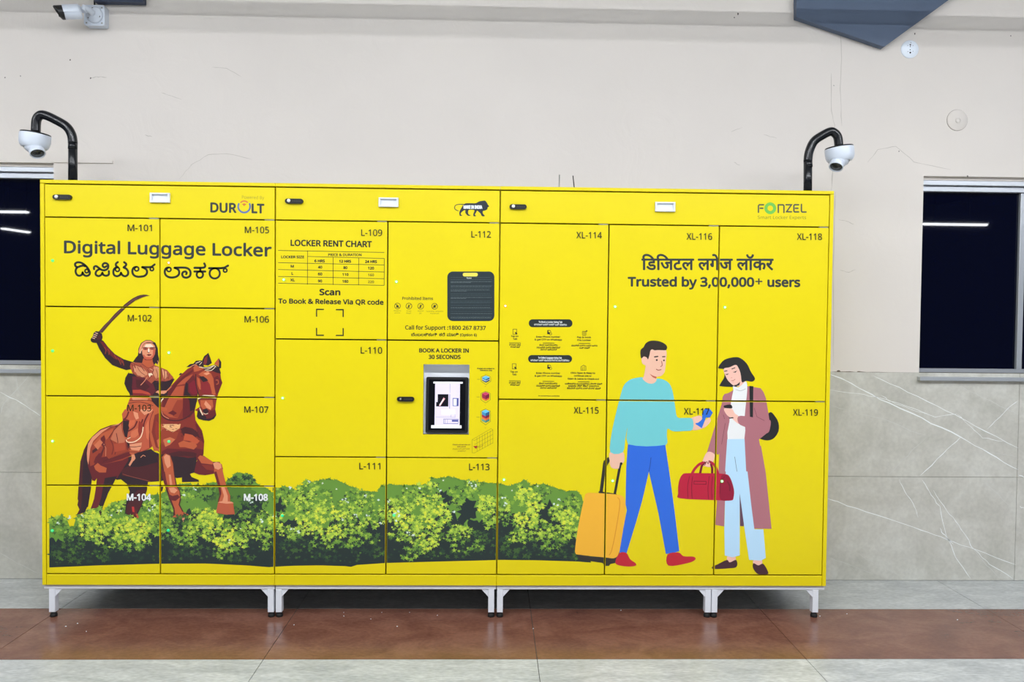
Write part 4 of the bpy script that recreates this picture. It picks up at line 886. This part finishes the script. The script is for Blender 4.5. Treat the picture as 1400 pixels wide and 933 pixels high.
# ================================================================== the lockers
def zavg(*pp): return sum(at(x, y, YL).z for x, y in pp)/len(pp)
def xavg(*pp): return sum(at(x, y, YL).x for x, y in pp)/len(pp)
ZT = zavg((62,250.8),(377,255.2),(683,262.6-1.2),(1133,267)); ZT = zavg((62,250.8),(1133,267))
ZH = zavg((62,294.6),(220,297.6),(377,300.4),(531,303.2),(683,306),(832,308.4),(983,310),(1133,310.9))
ZK = zavg((62,786),(374,785.8),(677,785.6),(983,786.6),(1125,786.8))
xl = xavg((61.8,300),(62,780)); c1 = xavg((220,300),(217.7,780)); c2 = xavg((531,300),(526.8,785)); c3 = xavg((832.4,310),(826.8,780)); c4 = xavg((983,310),(976.5,785)); xr = xavg((1133.4,310),(1124.8,785))
zm1 = zavg((62,418.5),(377,423)); zm2 = zavg((118,541.6),(330,543.8)); zm3 = zavg((62,664.4),(370,664.6))
zl1 = zavg((378,463.4),(690,467)); zl2 = zavg((370,625.3),(677,626.1)); zx = zavg((683,546.1),(830,547.2),(980,548.7),(1090,549.5))
GP = .0032; DT = .018; YBK = YL+.55
M_LEDW = mat('led_white', (245, 255, 245), .3, emit=2.2); M_LEDG = mat('led_green_ring', (90, 230, 110), .3, emit=.7); M_LEDO = mat('led_orange_ring', (250, 130, 40), .3, emit=.7)
M_LEDT = mat('led_teal', (30, 200, 130), .3, emit=.5)
def facing(c, r0, prof, mt, mb, n=20):
    """turned shape on the front plane, axis towards the viewer"""
    M = Matrix.Translation(c) @ Matrix.Rotation(math.radians(90), 4, 'X')
    mb.lathe([(r, z) for r, z in prof], M, mt, n)
def led(parent, px, py, ring, core):
    c = at(px, py, YL); mb = MB()
    facing((c.x, YL, c.z), 0, [(.0075, 0), (.0075, .0015), (.0045, .0028), (.0001, .003)], ring, mb); facing((c.x, YL, c.z), 0, [(.0042, .0022), (.0036, .0038), (.0001, .0043)], core, mb)
    mb.build('status_light', parent)
def slab(parent, rc, name, label=None):
    x0, z0, x1, z1 = rc
    o = MB().box((x0+GP, YL, z0+GP), (x1-GP, YL+DT, z1-GP), M_YEL, .0012).build(name, parent, label, origin=((x0+x1)/2, YL, (z0+z1)/2))
    return o, (x0+GP+.0012, z0+GP+.0012, x1-GP-.0012, z1-GP-.0012)
def number(door, rc, t, x0, x1, b, rgb=(42, 40, 20), bold=.12, cap=8.6):
    a = Art('door_number', 25); a.text(t, rgb, x0, x1, b, b+.25, cap=cap, bold=bold); stamp(a, rc, door)
def hinge(parent, x1, z1):
    MB().box((x1-.052, YL+.001, z1-.0022), (x1-.006, YL+.012, z1+.0022), M_STEEL).build('hinge_leaf', parent)
def door(parent, rc, num, led_, arts, desc=''):
    o, ir = slab(parent, rc, 'locker_door', 'yellow locker door numbered '+num[0]+desc)
    for nm in arts:
        for a in ARTS:
            if a.name == nm: stamp(a, ir, o)
    number(o, ir, *num)
    if led_: led(o, *led_)
    hinge(o, rc[2], rc[3])
    return o
def lock(parent, px0, px1, py, chrome=True):
    a, b = at(px0, py, YL), at(px1, py, YL); h = .0118; z = (a.z+b.z)/2; mb = MB(); n = 10
    out = [(b.x-h+h*math.cos(t*math.pi/n-math.pi/2), z+h*math.sin(t*math.pi/n-math.pi/2)) for t in range(n+1)]+[(a.x+h+h*math.cos(t*math.pi/n+math.pi/2), z+h*math.sin(t*math.pi/n+math.pi/2)) for t in range(n+1)]
    mb.prism(out, YL-.012, YL, M_BLACKP)
    c = (a.x+.019, YL-.012, z+.0015)
    facing(c, 0, [(.0085, 0), (.0085, .004), (.006, .007), (.0001, .0075)], mat('satin_chrome', (235, 238, 240), .3, metal=.3) if chrome else M_BLACKP, mb)
    if not chrome: facing(c, 0, [(.005, .0072), (.0001, .0085)], M_STEEL, mb)
    for k in range(5): mb.box((a.x+.036+k*.0085, YL-.0128, z-.003), (a.x+.041+k*.0085, YL-.012, z+.003), mat('lock_digit_grey', (58, 62, 66), .5))
    return mb.build('cam_lock', parent)
def card_holder(parent, px0, py0, px1, py1):
    a, b = at(px0, py0, YL), at(px1, py1, YL); x0, x1, z1, z0 = a.x, b.x, a.z, b.z; t = .009; mb = MB()
    for r in ((x0, z0, x1, z0+t), (x0, z1-t*.8, x1, z1), (x0, z0+t, x0+t, z1-t*.8), (x1-t, z0+t, x1, z1-t*.8)): mb.box((r[0], YL-.013, r[1]), (r[2], YL, r[3]), M_WHITE, .001)
    mb.box((x0+t, YL-.002, z0+t), (x1-t, YL-.0005, z1-t*.8), M_WHITE)
    return mb.build('card_holder', parent)
def cabinet(label, X0, X1, dx0, dx1, cols, rows_by_col, holes=()):
    """a cabinet: carcass, rails; the doors are added by the caller"""
    root = empty('locker_cabinet', ((X0+X1)/2, YL+.27, 0), label, 'locker', 'yellow luggage locker cabinets')
    b = MB(); t = .0015; e = .0006; Z0, Z1 = LZ0, LZ1
    b.box((X0+e, YBK-t, Z0), (X1-e, YBK, Z1), M_YEL); b.box((X0+e, YL+.02, Z1-t), (X1-e, YBK-t, Z1), mat('dusty_galvanised_roof', (150, 150, 146), .6)); b.box((X0+e, YL+.02, Z0), (X1-e, YBK-t, Z0+t), mat('galvanised_underside', (96, 98, 98), .7))  # roof and underside coloured grey to cut yellow light bouncing off them
    b.box((X0+e, YL+.02, Z0+t), (X0+e+t, YBK-t, Z1-t), M_YEL); b.box((X1-e-t, YL+.02, Z0+t), (X1-e, YBK-t, Z1-t), M_YEL)
    ff = YL+DT+.002; w_ = .012
    for x in cols: b.box((x-w_, ff, ZK-w_), (x+w_, ff+.02, ZT), M_YIN)
    for z in (ZT, ZH, ZK): b.box((X0+.004, ff, z-w_), (X1-.004, ff+.018, z+w_), M_YIN)
    for (x0, x1), zz in rows_by_col:
        for z in zz: b.box((x0, ff, z-w_), (x1, ff+.018, z+w_), M_YIN)
    b.build('carcass', root)
    MB().box((X0+e, YL-.001, ZT+GP), (X1-e, YL+.02, LZ1+.001), M_YEL, .0015).build('top_rail', root)
    MB().box((dx0+GP*.3 if dx0 > X0+.01 else X0+e, YL, LZ0), (dx1-GP*.3 if dx1 < X1-.01 else X1-e, YL+.02, ZK-GP), M_YEL, .0015).build('kick_panel', root)
    if dx0 > X0+.01: MB().box((X0+e, YL-.001, LZ0), (dx0-GP*.3, YL+.02, ZT+GP*.5), M_YEL, .0015).build('side_stile', root)
    if dx1 < X1-.01: MB().box((dx1+GP*.3, YL-.001, LZ0), (X1-e, YL+.02, ZT+GP*.5), M_YEL, .0015).build('side_stile', root)
    return root
def header(parent, x0, x1, arts, lk, ch):
    o, ir = slab(parent, (x0, ZH, x1, ZT), 'header_panel')
    for nm in arts:
        for a in ARTS:
            if a.name == nm: stamp(a, ir, o)
    lock(o, *lk); card_holder(o, *ch); return o
def stand(root, pairs, X0, X1):
    """white base frame: front legs at pixel spans, rear legs straight behind, rails and corner braces"""
    zt = LZ0; zb = at(700, 807, YL).z
    r = MB()
    zr = LZ0-.024
    r.box((X0+.002, YL+.012, zr), (X1-.002, YL+.042, zt), M_WHITE, .002); r.box((X0+.002, YBK-.045, zr), (X1-.002, YBK-.015, zt), M_WHITE)
    r.build('stand_rail', root)
    for i, (p0, p1) in enumerate(pairs):
        a, b = at(p0, 825, YL+.012), at(p1, 825, YL+.012); wd = .030; xc = (a.x+b.x)/2; xc = min(max(xc, X0+.0180), X1-.0180)
        for y0 in (YL+.012, YBK-.051):
            l = MB(); l.box((xc-wd/2, y0, .026), (xc+wd/2, y0+.036, zr), M_WHITE, .002)
            lg = l.build('leg', root, origin=(xc, y0+.018, .026))
            ft = MB(); ft.lathe([(.0001, 0), (.0165, 0), (.0172, .006), (.0160, .015), (.011, .020), (.010, .026), (.0001, .026)], Matrix.Translation((xc, y0+.018, 0)), M_RUBBER, 20)
            ft.build('levelling_foot', lg)
        d = 1 if i % 2 == 0 else -1; x = xc+d*wd/2
        br = MB(); br.prism([(x, zr), (x+d*.034, zr), (x, zr-.038), (x, zr-.024)][::d], YL+.016, YL+.020, M_WHITE)
        br.build('corner_brace', root)

# cabinet with eight medium lockers
r1 = cabinet('yellow locker cabinet printed with horse and rider, leftmost of the three', LX0, XU1, xl, XU1, [c1], [((xl, c1), (zm1, zm2, zm3)), ((c1, XU1), (zm1, zm2, zm3))])
header(r1, xl, XU1, ['maker_logo'], (73.5, 99, 270), (206, 264, 233, 277.5))
zs = [ZH, zm1, zm2, zm3, ZK]; PA = ['headline_lettering', 'shrub_print', 'horse_rider_print', 'leaf_print']
nums = [[('M-101',174.8,207.9,316),('M-102',175,207.5,439.4),('M-103',174.5,207,562.2),('M-104',174,206.6,684.2,(240,242,240),.5)],
        [('M-105',335,368,318.8),('M-106',334.6,367.8,441),('M-107',334.2,367,564.4),('M-108',334,366,684.4,(240,242,240),.5)]]
leds = [[(72,356.5,M_LEDG,M_LEDG),(72,480,M_LEDG,M_LEDG),(72,603.5,M_LEDG,M_LEDW),(71.5,726,M_LEDT,M_LEDG)],[(231,359.5,M_LEDO,M_LEDW),(231,482.5,M_LEDG,M_LEDW),(231,604,M_LEDT,M_LEDG),(230,725.6,M_LEDT,M_LEDT)]]
for ci, (x0, x1) in enumerate(((xl, c1), (c1, XU1))):
    for ri in range(4): door(r1, (x0, zs[ri+1], x1, zs[ri]), nums[ci][ri], leds[ci][ri], PA)
stand(r1, ((65.6, 76), (366, 374)), LX0, XU1)
# cabinet with the large lockers and the kiosk
kz0, kz1 = zl2, zl1
r2 = cabinet('yellow locker cabinet with rent chart and touch screen kiosk, middle of the three', XU1, XU2, XU1, XU2, [c2], [((XU1, c2), (zl1, zl2)), ((c2, XU2), (zl1, zl2))])
header(r2, XU1, XU2, ['lion_emblem'], (390.3, 415, 275.5), (518, 270.5, 545, 283.5))
PB = ['shrub_print', 'rent_chart', 'notice_print']
door(r2, (XU1, zl1, c2, ZH), ('L-109',494,522.5,322.6), (388,382.6,M_LEDG,M_LEDW), PB)
door(r2, (XU1, zl2, c2, zl1), ('L-110',493.4,522.5,483.4), (386.5,544.6,M_LEDG,M_LEDW), PB)
door(r2, (XU1, ZK, c2, zl2), ('L-111',491.4,520,641.7), (386,705.4,M_LEDT,M_LEDT), PB)
door(r2, (c2, zl1, XU2, ZH), ('L-112',644.5,671,324.8), (542,385.4,M_LEDG,M_LEDW), PB)
door(r2, (c2, ZK, XU2, zl2), ('L-113',641.4,669.2,642.8), (538.8,705,M_LEDT,M_LEDG), PB)
# kiosk panel with a recess and a sloping tablet
ka, kb = at(579, 498.3, YL), at(641, 594.6, YL); kx0, kx1, kt, kbz = ka.x, kb.x, ka.z, kb.z
X0_, X1_, Z0_, Z1_ = c2+GP, XU2-GP, kz0+GP, kz1-GP
kp = MB()
for r in ((X0_, Z0_, kx0, Z1_), (kx1, Z0_, X1_, Z1_), (kx0, kt, kx1, Z1_), (kx0, Z0_, kx1, kbz)): kp.box((r[0], YL, r[1]), (r[2], YL+DT, r[3]), M_YEL)
kio = kp.build('kiosk_panel', r2, 'yellow panel with a touch screen set in a white recess', origin=((X0_+X1_)/2, YL, (Z0_+Z1_)/2))
for a in ARTS:
    if a.name == 'kiosk_lettering': stamp(a, (X0_+.001, Z0_+.001, X1_-.001, Z1_-.001), kio)
lock(kio, 543, 566.5, 545.8, False)
rc_ = MB(); D = .075; t = .0015
M_REC = mat('white_recess_paint', (244, 246, 250), .35)
rc_.add([(kx0, YL+.021, kbz), (kx1, YL+.021, kbz), (kx1, YL+.064, kt-.004), (kx0, YL+.064, kt-.004), (kx0, YL+.0235, kbz), (kx1, YL+.0235, kbz), (kx1, YL+.0665, kt-.004), (kx0, YL+.0665, kt-.004)], [(0, 1, 2, 3), (4, 7, 6, 5), (0, 4, 5, 1), (2, 6, 7, 3), (0, 3, 7, 4), (1, 5, 6, 2)], M_REC)
rc_.box((kx0-t, YL+.0005, kbz), (kx0, YL+D, kt), M_REC); rc_.box((kx1, YL+.0005, kbz), (kx1+t, YL+D, kt), M_REC)
rc_.box((kx0, YL+.0005, kt), (kx1, YL+D, kt+t), M_REC); rc_.box((kx0, YL+.0005, kbz-t), (kx1, YL+D, kbz), M_REC)
rc_.build('kiosk_recess', kio)
# tablet: a slab leaning back from the foot of the recess
th = math.atan2(.055, kt-kbz)
TW, TH = (kx1-kx0)*.925, None
pb = at(611, 592, YL+.017); pt_ = at(613, 516, YL+.050)
tl = (pt_-Vector((pt_.x, 0, 0))-(pb-Vector((pb.x, 0, 0)))).length
xc = (kx0+kx1)/2+.003; up_ = Vector((0, pt_.y-pb.y, pt_.z-pb.z)).normalized(); nrm = Vector((0, -up_.z, up_.y))
def tp(u, v, d=0): return Vector((xc+u, pb.y, pb.z))+up_*v+nrm*d
def tslab(u0, v0, u1, v1, d0, d1, mt, mb, r=0):
    if r:
        out = []
        for cx, cy, a0 in ((u1-r, v1-r, 0), (u0+r, v1-r, 90), (u0+r, v0+r, 180), (u1-r, v0+r, 270)): out += [(cx+r*math.cos(math.radians(a0+22.5*j)), cy+r*math.sin(math.radians(a0+22.5*j))) for j in range(5)]
    else: out = [(u0, v0), (u1, v0), (u1, v1), (u0, v1)]
    n = len(out); mb.add([tp(u, v, d0) for u, v in out]+[tp(u, v, d1) for u, v in out], [tuple(range(n))[::-1], tuple(range(n, 2*n))]+[(i, (i+1) % n, n+(i+1) % n, n+i) for i in range(n)], mt)
hw = TW/2
tb = MB(); tslab(-hw, 0, hw, tl, 0, .012, M_BLACKP, tb, .008); tslab(-hw+.014, .012, hw-.014, tl-.012, .012, .0124, mat('screen_black', (8, 8, 14), .1, spec=.6), tb)
tb.build('tablet', kio)
M_SCR = mat('screen_page', (214, 204, 228), .3, emit=.2); M_SCRD = mat('screen_dark', (12, 10, 22), .2); M_SCRW = mat('screen_bar', (235, 235, 238), .3, emit=.3); M_SCRB = mat('screen_blue', (70, 74, 140), .3, emit=.15); M_SCRR = mat('screen_pale_red', (225, 150, 158), .3, emit=.2); M_SCRG = mat('screen_grey', (150, 144, 168), .3, emit=.12)
s_ = MB()
def sp(x0, y0, x1, y1, mt, d):        # coordinates measured on the tablet face in the enlarged view
    fx = lambda x: (x-340)/(580-100)*TW*.99; fy = lambda y: (855-y)/(855-218)*tl
    tslab(fx(x0), fy(y1), fx(x1), fy(y0), .0124, .0124+d, mt, s_)
sp(200,290,487,770,M_SCR,.0002); sp(180,272,517,292,M_SCRW,.0006); sp(162,770,510,803,M_SCRW,.0006)
sp(232,415,355,556,M_SCRD,.0004); sp(215,505,236,556,M_SCRD,.0004); sp(405,458,472,550,M_SCRB,.0004); sp(413,468,450,542,M_SCRW,.0006); sp(302,696,472,752,M_SCRB,.0004); sp(306,701,468,747,M_SCR,.0006); sp(398,706,468,728,M_SCRB,.0008)
sp(365,415,374,580,M_SCRG,.0004); sp(370,295,374,400,M_SCRG,.0004); sp(210,674,440,677,M_SCRG,.0004); sp(385,646,436,680,M_SCRG,.0004); sp(389,650,432,676,M_SCR,.0006); sp(275,594,430,648,M_SCRW,.0005)
sp(316,696,322,747,M_SCRG,.0008); sp(346,696,350,747,M_SCRG,.0008)
pts = [(248,545),(300,452),(318,468),(262,552)]
fx = lambda x: (x-340)/480*TW*.99; fy = lambda y: (855-y)/637*tl
s_.add([tp(fx(x), fy(y), .0132) for x, y in pts], [(0, 1, 2, 3)], M_SCRR); s_.add([tp(fx(x), fy(y), .0134) for x, y in [(252,536),(296,470),(304,476),(260,545)]], [(0, 1, 2, 3)], M_SCRW)
s_.build('screen', kio)
stand(r2, ((375, 384), (668, 675)), XU1, XU2)
# cabinet with six extra large lockers
r3 = cabinet('yellow locker cabinet printed with two travellers, rightmost of the three', XU2, LX1, XU2, xr, [c3, c4], [((XU2, c3), (zx,)), ((c3, c4), (zx,)), ((c4, xr), (zx,))])
header(r3, XU2, xr, ['operator_logo'], (696.5, 720, 283.2), (895.5, 276.5, 922.5, 290))
PC = ['headline_print', 'instruction_print', 'shrub_print', 'traveller_print']
door(r3, (XU2, zx, c3, ZH), ('XL-114',788,822.8,326), (691,418.5,M_LEDO,M_LEDW), PC); door(r3, (XU2, ZK, c3, zx), ('XL-115',784.4,818.3,565.4), (689,656.2,M_LEDG,M_LEDW), PC)
door(r3, (c3, zx, c4, ZH), ('XL-116',938.6,973.4,327.7), (841,419.6,M_LEDG,M_LEDW), PC); door(r3, (c3, ZK, c4, zx), ('XL-117',934.9,969.5,566.8), (837.6,657.8,M_LEDG,M_LEDW), PC)
door(r3, (c4, zx, xr, ZH), ('XL-118',1089.5,1123.4,328), (991,420.4,M_LEDG,M_LEDW), PC); door(r3, (c4, ZK, xr, zx), ('XL-119',1084,1118,568.3), (987,658.4,M_LEDG,M_LEDW), PC)
stand(r3, ((677.5, 684.5), (964, 972), (973, 981), (1111, 1119)), XU2, LX1)

# ================================================================== cameras on bent poles
YPO = 4.16
def pole(pts, label):
    P = [at(x, y, YPO) for x, y in pts]; P[0] = Vector((P[0].x, YPO, LZ1+.004))
    root = empty('camera_pole', P[0], label, 'pole')
    k = 2
    straight = [P[0], P[1]]; cur = crom([tuple(p) for p in P[1:]], False, 5)
    MB().tube([P[0], P[1]], .0215, M_BLACKG, 20).tube([Vector((P[0].x, YPO, P[1].z-.03)), P[1]], .0222, M_BLACKG, 20).build('post', root)
    MB().tube(cur, .0225, M_BLACKG, 20).build('bent_arm', root)
    fb = MB(); fb.lathe([(.0001, 0), (.04, 0), (.04, .005), (.0225, .006), (.0225, .01)], Matrix.Translation((P[0].x, YPO, LZ1+.001)), M_BLACKG, 24); fb.build('base_flange', root)
    return cur[-1]
def dome(end, tilt, look, label, px_text):
    """turret camera hanging under the pole end; tilt about Y, eyeball looking along look"""
    root = empty('dome_camera', end, label, 'camera', None)
    T = Matrix.Translation(end) @ Matrix.Rotation(tilt, 4, 'Y')
    b = MB(); b.lathe([(.0001, -.004), (.0690, -.004), (.0705, -.009), (.0705, -.011), (.0001, -.011)], T, M_BLACKP, 40); b.build('mounting_plate', root)
    b = MB(); b.lathe([(.0001, -.0112), (.0715, -.0112), (.0725, -.016), (.0724, -.034), (.071, -.054), (.066, -.070), (.058, -.080), (.054, -.082), (.0001, -.082)], T, M_CAMW, 40); b.build('housing', root)
    c = T @ Vector((0, 0, -.060)); lk = Vector(look).normalized(); c = c+Vector((lk.x*.022, lk.y*.022, 0))
    Q = lk.to_track_quat('Z', 'Y').to_matrix().to_4x4(); E = Matrix.Translation(c) @ Q
    s = MB(); s.lathe([(.0001, -.052)]+[(.0535*math.sin(math.radians(t)), -.0535*math.cos(math.radians(t))) for t in range(10, 141, 10)]+[(.0365, .042), (.036, .068), (.034, .0705), (.031, .068), (.031, .060), (.0001, .060)], E, M_CAMW, 40)
    eb = s.build('eyeball', root)
    l = MB(); l.lathe([(.0307, .0605), (.030, .065), (.0001, .0655)], E, M_LENS, 32)
    l.lathe([(.011, .0656), (.0095, .0685), (.0001, .069)], E, M_BLACKP, 20); l.build('lens', eb)
    g_ = MB(); g_.lathe([(.0538, -.002), (.0546, 0), (.0538, .002)], E @ Matrix.Translation((0, 0, .012)), mat('seam_grey', (70, 76, 84), .5), 40); g_.build('seam', eb)
    return root, c
e1 = pole(((99.6,244),(99.6,196),(97.8,184),(90.7,173),(76.6,164.4),(62,157.8),(54.4,158),(49.8,165),(48.9,181)), 'black bent pole on the left end of the lockers')
dome(e1, math.radians(7), (.40, -.40, -.82), 'white dome camera on the pole at the left end of the lockers', 0)
e2 = pole(((1104.5,260),(1104.5,221),(1106.2,208),(1112.5,194),(1123,186),(1135,180.2),(1141,182),(1145.4,188),(1147.0,200)), 'black bent pole on the right end of the lockers')
dome(e2, math.radians(-7), (-.40, -.40, -.82), 'white dome camera on the pole at the right end of the lockers', 0)

# ------------------------------------------------------------------ bullet camera on its junction box
ja = at(129, 21, YP-.05); jx, jz = ja.x, ja.z
root = empty('bullet_camera', (jx, YP, jz), 'white bullet camera on a square wall box, top left', 'camera')
jb = MB(); h = .056
n = 5; rr_ = .012; out = []
for cx, cy, a0 in ((jx+h-rr_, jz+h-rr_, 0), (jx-h+rr_, jz+h-rr_, 90), (jx-h+rr_, jz-h+rr_, 180), (jx+h-rr_, jz-h+rr_, 270)): out += [(cx+rr_*math.cos(math.radians(a0+90*j/n)), cy+rr_*math.sin(math.radians(a0+90*j/n))) for j in range(n+1)]
jb.prism(out, YP-.052, YP, M_CAMW)
jbo = jb.build('junction_box', root)
sc_ = MB()
for sx, sz in ((-.042, .042), (.042, .042), (-.042, -.042), (.042, -.042)): facing((jx+sx, YP-.052, jz+sz), 0, [(.0045, 0), (.004, .0015), (.0001, .002)], M_STEEL, sc_, 10)
sc_.build('screw', jbo)
mt_ = MB(); facing((jx+.004, YP-.052, jz), 0, [(.044, 0), (.044, .008), (.040, .014), (.022, .020), (.018, .030), (.0001, .032)], M_CAMW, mt_, 32)
for an in (100, 215, 340): 
    q = math.radians(an); facing((jx+.004+.033*math.cos(q), YP-.064, jz+.033*math.sin(q)), 0, [(.005, 0), (.005, .004), (.0001, .004)], M_BLACKP, mt_, 10)
mt_.build('mounting_base', root)
yb = YP-.135; J = Vector((jx, YP-.085, jz+.002))
p_front, p_back = at(88, 17.0, yb-.03), at(111.5, 16.2, yb)
ax = (p_front-p_back).normalized()
br_ = MB(); br_.tube([(jx+.004, YP-.07, jz), (jx+.002, YP-.10, jz+.006), (jx-.02, YP-.125, jz+.016), (p_back.x+.004, p_back.y, p_back.z+.004)], [.018, .017, .014, .016], M_CAMW, 16); br_.build('bracket_arm', root)
Q = ax.to_track_quat('Z', 'Y').to_matrix().to_4x4(); Ln = (p_front-p_back).length
E = Matrix.Translation(p_back) @ Q
bd = MB(); bd.lathe([(.0001, 0), (.030, 0), (.036, .006), (.037, .02), (.037, Ln), (.0001, Ln)], E, M_CAMW, 32)
bdo = bd.build('camera_body', root)
ff_ = MB(); side = ax.cross(Vector((0, 0, 1))).normalized(); upv = side.cross(ax).normalized(); nn = 32; V = []
for k_, (rr2, base, sl) in enumerate(((.0372, 0, 0), (.0376, .028, .016), (.034, .033, .016), (.027, .026, .010))):
    for k in range(nn):
        t = 2*math.pi*k/nn; V.append(p_back+ax*(Ln+base+sl*math.sin(t))+(side*math.cos(t)+upv*math.sin(t))*rr2)
V.append(p_back+ax*(Ln+.016))
ff_.add(V, [(i*nn+k, i*nn+(k+1) % nn, (i+1)*nn+(k+1) % nn, (i+1)*nn+k) for i in range(3) for k in range(nn)]+[(3*nn+k, 3*nn+(k+1) % nn, 4*nn) for k in range(nn)], M_BLACKP)
ff_.lathe([(.016, .026), (.013, .031), (.0001, .032)], Matrix.Translation(p_back+ax*Ln-upv*.008) @ Q, M_LENS, 20); ff_.build('front_face', root)
# sun shield: a shell over the upper half, reaching past the front
sv = []; ns = 18; r_o, r_i = .0405, .0385
E2 = Matrix.Translation(p_back)
side = ax.cross(Vector((0, 0, 1))).normalized(); upv = side.cross(ax).normalized()
for k in range(ns+1):
    t = math.radians(-15+210*k/ns)
    for r_ in (r_o, r_i):
        d = side*math.cos(t)*r_+upv*math.sin(t)*r_
        sv += [p_back+d+ax*.01, p_back+d+ax*(Ln+.002+.004*max(0, math.sin(t)))]
fs = []
for k in range(ns):
    b_ = 4*k; fs += [(b_, b_+4, b_+5, b_+1), (b_+2, b_+3, b_+7, b_+6), (b_, b_+2, b_+6, b_+4), (b_+1, b_+5, b_+7, b_+3)]
fs += [(0, 1, 3, 2), (4*ns, 4*ns+2, 4*ns+3, 4*ns+1)]
MB().add(sv, fs, M_CAMW).build('sun_shield', root)

# ------------------------------------------------------------------ steel at the head of the wall, conduit, covers
def steel(name, pts, Y0, Y1, mt, label, cat):
    P = [at(x, y, Y0) for x, y in pts]; c = sum(P, Vector())/len(P)
    root = MB(); root.prism([(p.x, p.z) for p in P], Y0, Y1-.007, mt)
    return root.build(name, None, label, cat, origin=(c.x, YP, c.z))
YS = YP-.05
steel('steel_bracket', ((1089,-245),(1089,23.5),(1209,64),(1297,0),(1640,-245)), YS, YP, M_BLUE, 'blue grey steel gusset pointing down from the roof at top right', 'bracket')
steel('steel_plate', ((129,-245),(129,2.2),(195.5,3.2),(196,-245)), YP-.05, YP, mat('dark_blue_steel', (40, 52, 78), .5), 'dark blue steel plate at the top edge above the bullet camera', 'plate')
q0, q1 = at(129.2, -24, YP-.012), at(129.2, 8, YP-.012)
MB().tube([q0, q1], .0045, M_BLACKP, 10).build('camera_cable', None, 'short dark cable dropping to the top of the bullet camera box', 'cable', origin=q1)
cv_ = at(1243.5, 67.7, YP); rt = empty('socket_cover', (cv_.x, YP, cv_.z), 'white round plate with small holes under the blue steel gusset', 'cover')
c_ = MB(); facing((cv_.x, YP, cv_.z), 0, [(.051, 0), (.051, .004), (.049, .0065), (.0001, .0075)], mat('cover_white', (232, 240, 250), .35), c_, 40); c_.build('plate', rt)
hl = MB()
for dx, dz, r_ in ((-.0, .024, .0045), (0, .014, .003), (0, -.004, .003), (.001, -.020, .005), (-.014, .019, .0018), (.016, .020, .0018), (-.013, -.014, .0018), (.017, -.012, .0018), (.003, .036, .002)):
    facing((cv_.x+dx, YP-.0066, cv_.z+dz), 0, [(r_, 0), (r_, .0012), (.0001, .0012)], M_BLACKP, hl, 8)
hl.build('hole', rt)
cv_ = at(1308.5, 164.5, YP); c_ = MB(); rt = empty('junction_cover', (cv_.x, YP, cv_.z), 'round junction cover painted over in wall cream, above the right window', 'cover')
facing((cv_.x, YP, cv_.z), 0, [(.0595, 0), (.0595, .004), (.0575, .006), (.0001, .0075)], M_PAINT, c_, 44); c_.build('plate', rt)
c_ = MB(); facing((cv_.x+.001, YP-.0072, cv_.z-.003), 0, [(.015, 0), (.0145, .0035), (.0001, .004)], M_PAINT, c_, 24); c_.build('knob', rt)
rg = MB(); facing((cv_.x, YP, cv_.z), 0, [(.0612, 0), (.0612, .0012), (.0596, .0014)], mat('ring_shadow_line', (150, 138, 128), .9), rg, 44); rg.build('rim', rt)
# two thin rods standing up behind the lockers
for (x0, y0, x1, y1), lb in (((763.8,259,765,239), 'thin grey rod behind the lockers, upright one of the two'), ((787.2,259,783.4,240.3), 'thin dark rod behind the lockers, leaning one of the two')):
    a_, b_ = at(x0, y0, 4.45), at(x1, y1, 4.45); a_.z = LZ1; rt = MB(); rt.tube([a_, b_], [.0036, .0028], M_STEEL if x1 > x0 else M_BLACKP, 8)
    rt.build('thin_rod', None, lb, 'rod', 'thin rods behind the lockers', origin=(a_.x, a_.y, a_.z))
